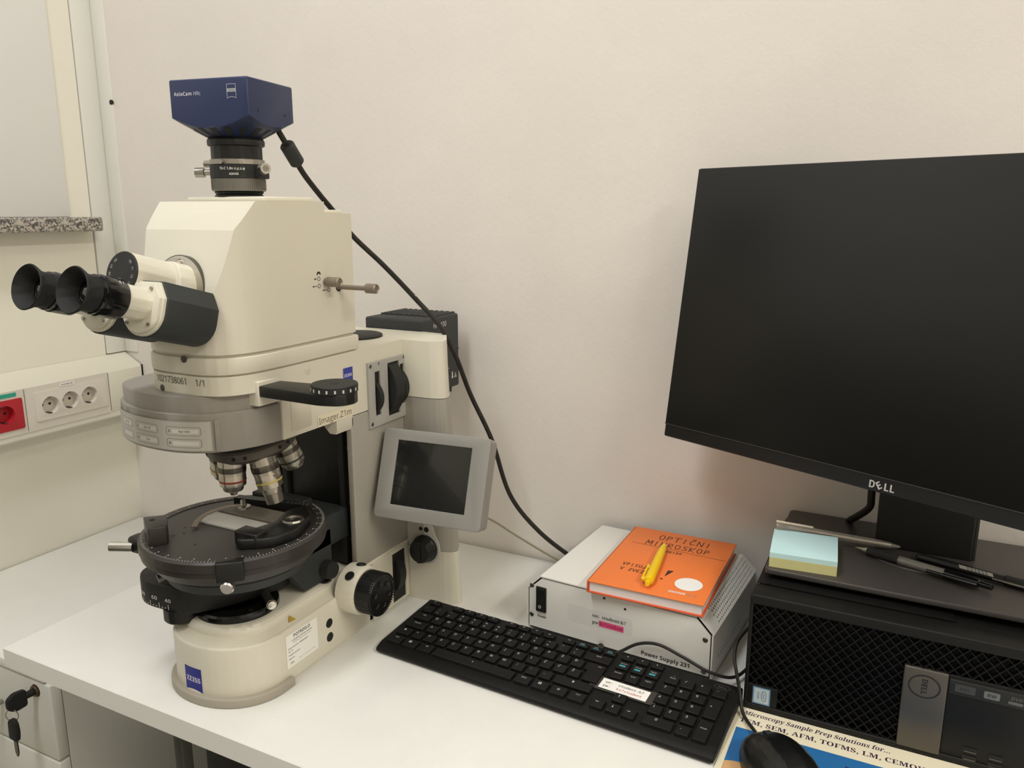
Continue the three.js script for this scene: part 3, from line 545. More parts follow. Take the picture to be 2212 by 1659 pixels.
{ // condenser
  const o = new THREE.CatmullRomCurve3([[-0.861, -0.665], [-0.858, -0.634], [-0.836, -0.617], [-0.80, -0.615], [-0.764, -0.621], [-0.744, -0.642], [-0.728, -0.672], [-0.714, -0.705], [-0.708, -0.742], [-0.75, -0.76], [-0.82, -0.75], [-0.855, -0.71]].map(([x, z]) => V(x, 0, z)), true).getSpacedPoints(64).slice(0, 64).map((p) => [p.x, p.z]);
  const c = part('condenser', [extY(o, 0.104, 0.139, 0.004), lathe([[0.05, 0.138], [0.05, 0.15], [0.0001, 0.15]], V(-0.765, 0, -0.695), Y_, 48)], M.blackSoft, scope, { crease: 0.5, label: 'black condenser carrier below the stage' });
  part('aperture_disc', lathe([[0.0001, 0.088], [0.022, 0.088], [0.0235, 0.09], [0.0235, 0.106], [0.0001, 0.106]], V(-0.79, 0, -0.637), Y_, 40), M.black, c);
  part('condenser_rim', lathe([[0.036, 0.1395], [0.037, 0.142], [0.034, 0.143]], V(-0.785, 0, -0.665), Y_, 40), M.blackGloss, c);
  part('condenser_scale', (() => { const p = o.filter(([x, z]) => z > -0.632 && x < -0.77 && x > -0.852).sort((a, b) => a[0] - b[0]).map(([x, z]) => [x - 0.0003, z + 0.0006]); return strip(p, 0.106, 0.124); })(), ink('#d9d7d0', 'bold 40px monospace', [['80', 0.2, 0.25], ['60', 0.5, 0.25], ['40', 0.8, 0.25], ['|,,|,,|,,|', 0.5, 0.7]], 360, 110), c, { uv: 'own', crease: 0 });
  part('centring_lever', box(-0.834, -0.814, 0.139, 0.157, -0.665, -0.645, 0.003), M.black, c);
}
{ // intermediate plate and tube head
  const p = part('head_plate', [extY(nose(0.001, -0.852), 0.4095, 0.4295, 0.0025), extY(nose(-0.003, -0.848), 0.4078, 0.41), extY(nose(-0.004, -0.848), 0.4290, 0.4325)], M.cream, scope, { crease: 0.4 });
  part('set_screw', lathe([[0.0001, 0.0006], [0.0042, 0.0005], [0.0042, 0]], V(-0.731, 0.4275, -0.6215), V(0.05, 0, 1), 14), M.steelDark, p);
  const ev = new Evaluator(); ev.useGroups = false; ev.attributes = ['position', 'normal'];
  const plan = new Brush(fuse(extY(nose(0, -0.848, 96), 0.433, 0.625, 0.0), 0, 'own'));
  const side = new Brush(fuse(extX(roundPts([[-0.60, 0.42], [-0.622, 0.437, 0.01], [-0.6315, 0.4995, 0.02], [-0.654, 0.571, 0.002], [-0.682, 0.602, 0.002], [-0.796, 0.6025, 0.001], [-0.7965, 0.588, 0.001], [-0.87, 0.588, 0.001], [-0.87, 0.42]], 0.001), XM - 0.1, XM + 0.1), 0, 'own'));
  plan.updateMatrixWorld(); side.updateMatrixWorld();
  const h = part('tube_head', ev.evaluate(plan, side, INTERSECTION).geometry, M.cream, scope, { crease: 0.35 });
  part('top_cover', box(XM - 0.058, XM + 0.066, 0.6015, 0.6075, -0.792, -0.706, 0.0025), M.cream, h);
  part('rear_cover', box(XM - 0.05, XM + 0.066, 0.587, 0.5925, -0.8455, -0.7985, 0.002), M.cream, h);
  const k1 = part('push_rod', [rod(V(XS - 0.004, 0.504, -0.792), V(XS + 0.004, 0.504, -0.792), 0.0046, 0.0046, 20), lathe([[0.0001, 0], [0.0062, 0.001], [0.0062, 0.0185], [0.005, 0.02], [0.0035, 0.0185], [0.0001, 0.0185]], V(XS + 0.003, 0.504, -0.792), X_, 28)], M.rodSteel, scope, { label: 'short knurled metal knob' });
  part('push_rod', [rod(V(XS - 0.004, 0.4955, -0.817), V(XS + 0.05, 0.4955, -0.817), 0.0031, 0.0031, 16), lathe([[0.0001, 0], [0.0062, 0.001], [0.0062, 0.015], [0.005, 0.0165], [0.0035, 0.015], [0.0001, 0.015]], V(XS + 0.044, 0.4955, -0.817), X_, 28)], M.rodSteel, scope, { label: 'long metal push rod with knob' });
  part('rod_bush', [lathe([[0.0035, 0], [0.0055, 0.0005], [0.006, 0]], V(XS, 0.4955, -0.817), X_, 20)], M.dark, k1);
  part('beam_symbols', quad(V(XS + 0.0004, 0.5015, -0.7835), ...onRight, 0.05, 0.045), inkMat(print(300, 270, (x) => {
    x.fillStyle = '#2e2a24'; x.strokeStyle = '#4a463c'; x.lineWidth = 4;
    x.beginPath(); x.moveTo(105, 62); x.arc(125, 60, 22, Math.PI, 0); x.lineTo(140, 66); x.arc(125, 70, 16, 0, Math.PI, true); x.fill();
    for (const [cx, cy] of [[125, 92], [125, 146], [232, 182]]) { x.beginPath(); x.arc(cx, cy, 14, 0, 7); x.stroke(); }
    for (const [ax, ay, l] of [[80, 92, 20], [60, 146, 44], [172, 182, 40]]) { x.beginPath(); x.moveTo(ax, ay); x.lineTo(ax + l, ay); x.stroke(); x.beginPath(); x.moveTo(ax - 10, ay); x.lineTo(ax + 6, ay - 8); x.lineTo(ax + 6, ay + 8); x.fill(); }
  })), h, { uv: 'own', crease: 0 });
}
{ // binocular tube
  const th = R(16), d = V(0, -Math.sin(th), -Math.cos(th)), up = V(0, Math.cos(th), -Math.sin(th));
  const along = (p, t) => p.clone().add(d.clone().multiplyScalar(t));
  const frame = (p, t) => new THREE.Matrix4().makeBasis(V(1, 0, 0), up, up.clone().cross(V(1, 0, 0)).negate()).setPosition(along(p, t));
  // basis: x right, y up across the tube, z back towards the user
  const B = (p, t, g) => g.applyMatrix4(new THREE.Matrix4().makeBasis(V(1, 0, 0), up, d.clone().negate()).setPosition(along(p, t)));
  const H = V(XM, 0.5275, -0.562);
  const hinge = part('hinge', [rod(along(H, 0.002), along(H, 0.085), 0.0235, 0.0245, 48), B(H, 0.05, extZ(roundPts([[-0.03, -0.04], [0.03, -0.04], [0.03, 0.008], [0.02, 0.0245], [-0.02, 0.0245], [-0.03, 0.008]], 0.01), -0.035, 0.0, 0.002))], M.cream, scope, { crease: 0.5 });
  part('hinge_dial', [lathe([[0.0001, 0], [0.0228, 0], [0.0235, 0.001], [0.0235, 0.003]], H, d, 48)], M.blackSoft, hinge, { label: 'black dial with fine numerals' });
  part('dial_print', quad(along(H, -0.0004), V(1, 0, 0), up, 0.044, 0.044), inkMat(print(256, 256, (x) => {
    x.fillStyle = '#c8c6c0'; x.font = '22px sans-serif'; x.textAlign = 'center';
    for (let i = 0; i < 12; i++) { const a = -2.6 + i * 0.48; if (i > 4 && i < 7) continue; x.save(); x.translate(128 + 100 * Math.sin(a), 128 - 100 * Math.cos(a)); x.rotate(a); x.fillText(String(55 + i * 2), 0, 0); x.restore(); }
    x.fillText('mm', 118, 165);
  })), hinge, { uv: 'own', crease: 0 });
  const flange = part('head_flange', [lathe([[0.0001, 0.002], [0.0365, 0.002], [0.039, 0.001], [0.039, -0.012]], V(XM, 0.503, -0.6335), V(0, 0.14, 0.99), 64)], M.satin, scope, { label: 'polished metal flange' });
  part('flange_edge', lathe([[0.039, 0.0008], [0.0402, 0.0004], [0.0402, -0.01]], V(XM, 0.503, -0.6335), V(0, 0.14, 0.99), 64), M.steelDark, flange);
  for (const [x, y] of [[0.002, 0.0325], [0.030, -0.012], [-0.030, -0.012]]) part('screw', lathe([[0.0001, 0.003], [0.003, 0.0026], [0.0034, 0]], V(XM + x, 0.503 + y, -0.6318 - 0.14 * y), Z_, 14), M.chrome, flange);
  for (const s of [-1, 1]) {
    const E = V(XM + s * 0.0345, 0.5185, -0.4815);
    // prism housing with its dark grip
    const U = (w, h, r) => { const o = [[-w, 0.008], [-w * 0.62, h], [w * 0.62, h], [w, 0.008]]; for (let i = 0; i <= 14; i++) { const a = (i / 14) * Math.PI; o.push([w * Math.cos(a), -0.008 - r * Math.sin(a)]); } return o; };
    const g = part('prism_grip', [B(E, 0.152, extZ(U(0.0305, 0.026, 0.0265), 0, 0.0685, 0.002))], M.grip, scope, { crease: 0.5, label: 'dark grey grip of the eyepiece housing' });
    part('end_plate', [B(E, 0.0845, extZ(U(0.0285, 0.0245, 0.0245), 0, 0.0045, 0.0008)), B(E, 0.0805, extZ(U(0.026, 0.0225, 0.0215), 0, 0.004, 0.001))], M.cream, g, { crease: 0.4 });
    for (const [x, y] of [[-0.013, 0.017], [0.013, 0.017], [0.016, -0.02], [-0.016, -0.02]]) part('screw', B(E, 0.0762, new THREE.CylinderGeometry(0.0018, 0.0018, 0.002, 12).rotateX(Math.PI / 2).translate(x, y, 0.0006)), M.steel, g);
    const tubeP = part('eyepiece_tube', rod(along(E, 0.04), along(E, 0.081), 0.0172, 0.0172, 48), M.cream, g);
    const e = part('eyepiece', [lathe([[0.0178, 0.0185], [0.0182, 0.0200], [0.0196, 0.0207], [0.0196, 0.0232], [0.0188, 0.0237], [0.0188, 0.0252], [0.0205, 0.0262], [0.0205, 0.0475], [0.0198, 0.049], [0.016, 0.049]], E, d, 56)], M.blackGloss, scope, { crease: 0.5, label: 'black eyepiece' });
    part('eyecup', [lathe([[0.0125, 0.0165], [0.0145, 0.0120], [0.0205, 0.0012], [0.0222, -0.0004], [0.0232, 0.0008], [0.0216, 0.0042], [0.0186, 0.0095], [0.0182, 0.0135], [0.0182, 0.0195], [0.0125, 0.0195]], E, d, 64)], M.rubber, e, { crease: 0.6, label: 'flared black rubber eyecup' });
    part('eye_lens', lathe([[0.0001, 0.0120], [0.006, 0.0130], [0.0126, 0.0170]], E, d, 40), mat('#0a0807', 0.06, 0, { clearcoat: 1 }), e);
    part('lens_ring', lathe([[0.0108, 0.0152], [0.0114, 0.0136], [0.0128, 0.0146]], E, d, 40), M.black, e);
    if (s > 0) part('eyepiece_print', quad(along(E, 0.0415).add(V(0.0133, 0, 0)).add(up.clone().multiplyScalar(0.0158)), V(0, -Math.sin(th), -Math.cos(th)).negate().applyAxisAngle(V(0, 1, 0), 0).negate(), V(-0.64, 0.77 * Math.cos(th), -0.77 * Math.sin(th)).normalize(), 0.012, 0.0055), ink('#c9c7c2', 'bold 60px sans-serif', [['0 1', 0.5, 0.5]], 160, 72), e, { uv: 'own', crease: 0 });
  }
}
{ // lamp house behind the column
  const l = part('lamp_house', [box(-0.791, -0.6795, 0.302, 0.425, -1.142, -1.033, 0.004), ...Array.from({ length: 10 }, (_, i) => box(-0.786 + i * 0.0105, -0.78 + i * 0.0105, 0.422, 0.4275, -1.14, -1.07, 0.001))], M.lampHouse, scope, { label: 'dark grey lamp housing' });
  part('model_print', quad(V(-0.679, 0.4125, -1.082), ...onRight, 0.052, 0.0125), ink('#dedcd6', '62px sans-serif', [['HAL 100', 0.5, 0.5]], 300, 70), l, { uv: 'own', crease: 0 });
  part('seam', box(-0.6797, -0.6791, 0.3655, 0.3663, -1.142, -1.04), M.dark, l);
  part('lock_symbols', quad(V(-0.679, 0.325, -1.118), ...onRight, 0.036, 0.03), inkMat(print(200, 166, (x) => {
    x.fillStyle = '#d6d4ce'; x.fillRect(92, 60, 18, 48); x.beginPath(); x.moveTo(82, 104); x.lineTo(120, 104); x.lineTo(101, 128); x.fill();
    x.fillStyle = '#9a9892'; x.beginPath(); x.moveTo(128, 122); x.lineTo(180, 122); x.lineTo(154, 66); x.fill(); x.fillStyle = '#d6d4ce'; x.fillRect(8, 16, 46, 5);
  })), l, { uv: 'own', crease: 0 });
  part('socket_hole', lathe([[0.0001, 0.0003], [0.0045, 0.0003]], V(-0.6793, 0.33, -1.083), X_, 16), M.dark, l);
  part('lamp_foot', lathe([[0.0001, -0.006], [0.011, -0.006], [0.011, 0]], V(-0.69, 0.302, -1.112), Y_, 24), M.blackSoft, l);
  part('lamp_neck', rod(V(XM, 0.36, -1.03), V(XM, 0.36, -1.035), 0.03, 0.03, 32), M.lampHouse, l);
}
function framed(center, yaw, tilt) {                 // matrix of a tilted, turned panel: x right, y up, z out of its face
  return new THREE.Matrix4().makeTranslation(...center).multiply(new THREE.Matrix4().makeRotationY(yaw)).multiply(new THREE.Matrix4().makeRotationX(-tilt));
}
{ // touch display beside the column
  const Q = framed([-0.5735, 0.2306, -0.8825], R(5), R(19)), A = (g) => g.applyMatrix4(Q);
  const w = 0.0822, h = 0.0632, sh = shapeOf(roundPts([[-w, -h], [w, -h], [w, h], [-w, h]], 0.008));
  sh.holes.push(new THREE.Path([[-0.0585, -0.043], [-0.0585, 0.0475], [0.056, 0.0475], [0.056, -0.043]].map((p) => new THREE.Vector2(...p))));
  const d = part('display', [A(extrude(sh, 0.012, 0.0015).translate(0, 0, -0.012)), A(extZ(roundPts([[-w + 0.001, -h + 0.001], [w - 0.001, -h + 0.001], [w - 0.001, h - 0.001], [-w + 0.001, h - 0.001]], 0.008), -0.0285, -0.0125, 0.003)), A(box(-0.05, 0.05, -0.045, 0.045, -0.04, -0.027, 0.006))], M.display, scope, { crease: 0.5, label: 'light grey display on the column' });
  part('screen', A(box(-0.06, 0.0575, -0.0445, 0.049, -0.006, -0.0022)), mat('#1c1d1c', 0.13, 0, { clearcoat: 0.3 }), d, { label: 'dark glass touch screen' });
  part('display_arm', [rod(V(-0.60, 0.215, -0.915), V(-0.615, 0.2, -0.965), 0.014, 0.016, 24)], M.greyLight, d);
}

// ------------------------------------------------------------------ camera on the microscope and its lead
{
  const a = R(9.5), c = V(XM, 0, -0.735);
  const cam = thing('microscope_camera', 'blue box camera mounted on top of the microscope', 'camera', [XM, 0.6075, -0.735]);
  const P = (g) => g.rotateY(a).translate(c.x, 0, c.z);
  const w = 0.0525, dd = 0.0455;
  const ev = new Evaluator(); ev.useGroups = false; ev.attributes = ['position', 'normal'];
  const cube = new Brush(fuse(box(-w, w, 0.66, 0.7375, -dd, dd, 0.0025), 0, 'own')), cone = new Brush(fuse(lathe([[0.0001, 0.6755], [0.031, 0.6755], [0.0705, 0.697], [0.12, 0.724], [0.12, 0.76], [0.0001, 0.76]], V(0, 0, 0), Y_, 96), 0, 'own'));
  cube.updateMatrixWorld(); cone.updateMatrixWorld();
  const top = part('body', P(ev.evaluate(cube, cone, INTERSECTION).geometry), M.blue, cam, { crease: 0.5 });
  for (let i = 0; i < 16; i++) { // cooling slots in the cone
    const t = (i / 16) * 2 * Math.PI + 0.05;
    part('cooling_slot', P(extZ([[-0.0024, 0], [0.0024, 0], [0.0038, 0.0165], [-0.0038, 0.0165]], -0.001, 0.0004).rotateX(Math.atan2(0.0395, 0.0215)).translate(0, 0.6762, 0.032).rotateY(t)), M.dark, top);
  }
  const f = (x, y) => V(x, y, dd + 0.0003).applyAxisAngle(Y_, a).add(c);
  const rx = X_.clone().applyAxisAngle(Y_, a);
  part('name_print', quad(f(-0.0225, 0.7215), rx, Y_, 0.0475, 0.0102), inkMat(print(512, 110, (x) => { x.fillStyle = '#c9cbd6'; x.textAlign = 'left'; x.font = 'bold 62px sans-serif'; x.fillText('AxioCam', 6, 55); const q = x.measureText('AxioCam ').width; x.font = '62px sans-serif'; x.fillText('HRc', 8 + q, 55); })), top, { uv: 'own', crease: 0 });
  part('maker_badge', quad(f(0.0315, 0.722), rx, Y_, 0.0125, 0.016), inkMat(print(128, 164, (x) => { x.strokeStyle = '#c3c6d4'; x.lineWidth = 5; x.beginPath(); x.moveTo(5, 5); x.lineTo(123, 5); x.lineTo(123, 158); x.quadraticCurveTo(64, 128, 5, 158); x.closePath(); x.stroke(); x.fillStyle = '#aeb3ae'; x.fillRect(6, 52, 116, 38); x.fillStyle = '#27356c'; x.font = 'bold 32px serif'; x.textAlign = 'center'; x.fillText('ZEISS', 64, 72, 108); })), top, { uv: 'own', crease: 0 });
  for (const z of [0.028, -0.026]) part('screw_hole', P(lathe([[0.0001, 0.0002], [0.0015, 0.0002]], V(w, 0.7025, z), X_, 10)), M.dark, top);
  // adapter
  const ad = part('adapter', [lathe([[0.0001, 0.6075], [0.0285, 0.6075], [0.0285, 0.609], [0.0265, 0.6105], [0.0285, 0.6125], [0.0275, 0.6145], [0.0001, 0.6145]], c, Y_, 64), lathe([[0.0295, 0.6655], [0.0325, 0.6665], [0.033, 0.669], [0.033, 0.6725], [0.031, 0.6755], [0.0001, 0.6755]], c, Y_, 64), lathe([[0.0295, 0.65], [0.0295, 0.6665]], c, Y_, 64)], M.black, cam, { crease: 0.5 });
  part('knurled_collar', [lathe([[0.028, 0.614], [0.031, 0.6145], [0.0312, 0.6285], [0.03, 0.629]], c, Y_, 72), ...Array.from({ length: 72 }, (_, i) => box(-0.0005, 0.0005, 0.616, 0.628, 0.031, 0.0316).rotateY((i / 72) * 2 * Math.PI).translate(c.x, 0, c.z))], M.collar, ad, { label: 'knurled grey collar' });
  part('lettered_ring', lathe([[0.0295, 0.6285], [0.0318, 0.629], [0.0318, 0.6445], [0.03, 0.645]], c, Y_, 64), M.blackSoft, ad);
  part('ring_lug', P(box(0.025, 0.0355, 0.6285, 0.6445, -0.013, 0.009, 0.002)), M.blackSoft, ad);
  part('clamp_ring', [lathe([[0.0295, 0.6445], [0.0316, 0.645], [0.0316, 0.6505], [0.029, 0.651]], c, Y_, 64), rod(V(-0.737, 0.6475, -0.705), V(-0.737, 0.6475, -0.7025), 0.003, 0.003, 16)], M.steel, ad, { label: 'bright metal clamp ring' });
  const knob = (p, q, r) => [rod(p, q, r * 0.62, r * 0.62, 20), rod(p.clone().lerp(q, 0.55), q, r, r, 24)];
  part('thumb_screw', knob(V(-0.772, 0.637, -0.727), V(-0.7925, 0.6365, -0.7155), 0.006), M.steel, ad);
  part('thumb_screw', knob(V(-0.772, 0.648, -0.745), V(-0.8025, 0.648, -0.7405), 0.0042), M.steel, ad);
  part('thumb_screw', knob(V(-0.713, 0.638, -0.738), V(-0.6895, 0.6395, -0.7255), 0.0062), M.steel, ad);
  part('adapter_print', strip(arcPts(c.x, c.z, 0.0321, -0.05, 1.2, 20), 0.63, 0.644), ink('#d8d6cf', 'bold 50px sans-serif', [['T2-C 1,0x x,y,z,φ', 0.5, 0.3], ['426105', 0.55, 0.75, 'bold 42px sans-serif']], 512, 180), ad, { uv: 'own', crease: 0 });
}
{
  const t = thing('camera_cable', 'black camera cable hanging from the blue camera behind the microscope', 'cable', [-0.723, 0.68, -0.785]);
  const pts = [[-0.7225, 0.697, -0.782], [-0.7215, 0.6875, -0.785], [-0.719, 0.678, -0.79], [-0.723, 0.66, -0.81], [-0.725, 0.639, -0.83], [-0.7255, 0.613, -0.86], [-0.7255, 0.589, -0.89], [-0.721, 0.558, -0.92], [-0.696, 0.513, -0.96], [-0.668, 0.461, -1.0], [-0.64, 0.42, -1.02], [-0.622, 0.373, -1.035], [-0.609, 0.312, -1.055], [-0.583, 0.238, -1.075], [-0.564, 0.129, -1.11], [-0.527, 0.065, -1.14], [-0.484, 0.022, -1.165], [-0.455, 0.0065, -1.1705], [-0.42, 0.0055, -1.1715]];
  part('lead', tube(pts, 0.0037, 160, 12), M.cable, t);
  part('ferrite_core', lathe([[0.0001, 0], [0.0075, 0], [0.0093, 0.002], [0.0093, 0.03], [0.0075, 0.032], [0.0001, 0.032]], V(-0.7195, 0.6725, -0.7955), V(-0.006, -0.0345, -0.037), 24), M.lampHouse, t, { label: 'dark ferrite sleeve' });
  part('cable_label', lathe([[0.0039, 0], [0.004, 0.001], [0.004, 0.008], [0.0039, 0.009]], V(-0.672, 0.4675, -0.9965), V(0.028, -0.052, -0.04), 12), M.satin, t);
  const s = thing('grey_lead', 'thin beige lead crossing the wall behind the display', 'cable', [-0.598, 0.088, -1.1]);
  part('lead', tube([[-0.62, 0.12, -1.05], [-0.598, 0.088, -1.1], [-0.566, 0.048, -1.14], [-0.505, 0.012, -1.16], [-0.48, 0.003, -1.166], [-0.462, 0.002, -1.168]], 0.0018, 60, 8), mat('#8f8a70', 0.6), s);
}

// ------------------------------------------------------------------ power supply with the notebook and pen
{
  const p = thing('power_supply', 'white metal power supply box under the orange notebook', 'power supply', [-0.315, 0, -1.05], { turn: R(-3.4) });
  // own frame: front face at z = 0.112
  const W = 0.135, zf = 0.112, zb = -0.104, yt = 0.0885, ys = 0.067, xt = 0.1135;
  const prof = (i) => [[-W + i, 0.004 + i], [W - i, 0.004 + i], [W - i, ys - i * 0.5], [xt - i * 0.5, yt - i], [-xt + i * 0.5, yt - i], [-W + i, ys - i * 0.5]];
  const cover = shapeOf(prof(0)); cover.holes.push(new THREE.Path(prof(0.0022).map((q) => new THREE.Vector2(...q))));
  // cover without its right slope, which is the perforated strip
  const t = 0.002;
  const c = part('cover', [extZ([[-W, 0.004], [-W + t, 0.004], [-W + t, ys - 0.001], [-xt + 0.001, yt - t], [xt - 0.0005, yt - t], [xt, yt], [-xt, yt], [-W, ys]], zb, zf, 0.0003), extZ([[W - t, 0.004], [W, 0.004], [W, ys], [W - t, ys - 0.0005]], zb, zf, 0.0003)], M.psu, p, { crease: 0.3 });
  const L = Math.hypot(W - xt, yt - ys), sh = shapeOf([[-zf, 0], [-zb, 0], [-zb, L], [-zf, L]]);
  for (let i = 0; i < 26; i++) for (let j = 0; j < 5; j++) { const h = new THREE.Path(); h.absellipse(-0.079 + i * 0.0068 + (j % 2) * 0.0034, 0.0042 + j * 0.0053, 0.0021, 0.0017, 0, 2 * Math.PI, true); sh.holes.push(h); }
  const slope = new THREE.ExtrudeGeometry(sh, { depth: 0.0014, bevelEnabled: false, curveSegments: 5 });
  const sd = V(-(W - xt), yt - ys, 0).normalize();
  slope.applyMatrix4(new THREE.Matrix4().makeBasis(V(0, 0, -1), sd, V(0, 0, -1).cross(sd)).setPosition(V(W, ys, 0)));
  part('vent_strip', slope, M.psu, c, { crease: 0.3, label: 'perforated sloping strip' });
  part('chassis', [box(-W + 0.004, W - 0.006, 0.004, ys - 0.003, zb + 0.004, zf - 0.004), box(-xt, xt - 0.004, ys - 0.004, yt - 0.004, zb + 0.004, zf - 0.004)], M.dark, p);
  const side = [...Array(24).keys()].map((i) => lathe([[0.0001, 0.0003], [0.0013, 0.0003]], V(W, 0.022 + (i % 2) * 0.005, -0.02 + i * 0.0045), X_, 8));
  part('side_vents', side, M.dark, c);
  const f = part('front_panel', extZ(prof(0.004), zf - 0.004, zf - 0.001, 0.0004), M.psuFront, p, { label: 'grey beige front panel' });
  const sw = part('power_switch', [box(-0.1195, -0.1035, 0.034, 0.072, zf - 0.001, zf + 0.0012, 0.0008), extX([[zf, 0.0365], [zf + 0.0045, 0.0375], [zf + 0.002, 0.053], [zf + 0.0032, 0.069], [zf, 0.0695]], -0.1177, -0.1053)], M.black, f, { crease: 0.3, label: 'black rocker switch' });
  part('switch_mark', quad(V(-0.1115, 0.0435, zf + 0.0044), X_, V(0, 0.985, -0.17), 0.006, 0.006), inkMat(print(64, 64, (x) => { x.strokeStyle = '#d8d6d0'; x.lineWidth = 7; x.beginPath(); x.arc(32, 32, 19, 0, 7); x.stroke(); })), sw, { uv: 'own', crease: 0 });
  const F = (x, y, w, h, m, n) => part(n, quad(V(x, y, zf - 0.0006), X_, Y_, w, h), m, f, { uv: 'own', crease: 0 });
  F(-0.1105, 0.0268, 0.02, 0.006, ink('#2a2724', 'bold 52px sans-serif', [['Power', 0.5, 0.5]], 220, 66), 'switch_print');
  F(0.073, 0.0155, 0.078, 0.011, ink('#2a2724', 'bold 66px sans-serif', [['Power Supply 231', 0.5, 0.5]], 640, 90), 'panel_print');
  F(-0.022, 0.046, 0.096, 0.026, inkMat(print(640, 174, (x) => { x.globalAlpha = 0.25; x.fillStyle = '#e8e6e6'; x.fillRect(0, 0, 640, 174); x.globalAlpha = 1; x.fillStyle = '#e0507e'; x.fillRect(318, 94, 240, 58); x.fillStyle = '#43403c'; x.font = 'bold 44px serif'; x.textAlign = 'left'; x.fillText('un:  student-k7', 250, 56); x.fillText('pw:', 250, 122); x.fillStyle = '#7c1f45'; x.fillText('ks7student', 326, 122, 226); })), 'login_strip');
  for (const [x, y] of [[-0.127, 0.071], [-0.127, 0.026], [0.1245, 0.058], [0.1245, 0.013]]) part('screw', lathe([[0.0001, 0.0012], [0.0028, 0.001], [0.0036, 0]], V(x, y, zf - 0.001), Z_, 16), M.steelDark, f);
  for (const [x, y] of [[-0.0155, 0.0795], [0.015, 0.0715]]) part('screw_hole', lathe([[0.0001, 0.0004], [0.0018, 0.0004]], V(x, y, zf - 0.001), Z_, 10), M.dark, f);
  for (const [x, z] of [[-0.11, 0.09], [0.11, 0.09], [-0.11, -0.09], [0.11, -0.09]]) part('foot', rod(V(x, 0, z), V(x, 0.005, z), 0.007, 0.007, 16), M.rubber, p);
  part('label_plug', lathe([[0.004, 0], [0.0045, 0.004], [0.0001, 0.0045]], V(-0.018, 0.008, zf - 0.001), Z_, 16), M.steelDark, f);
}
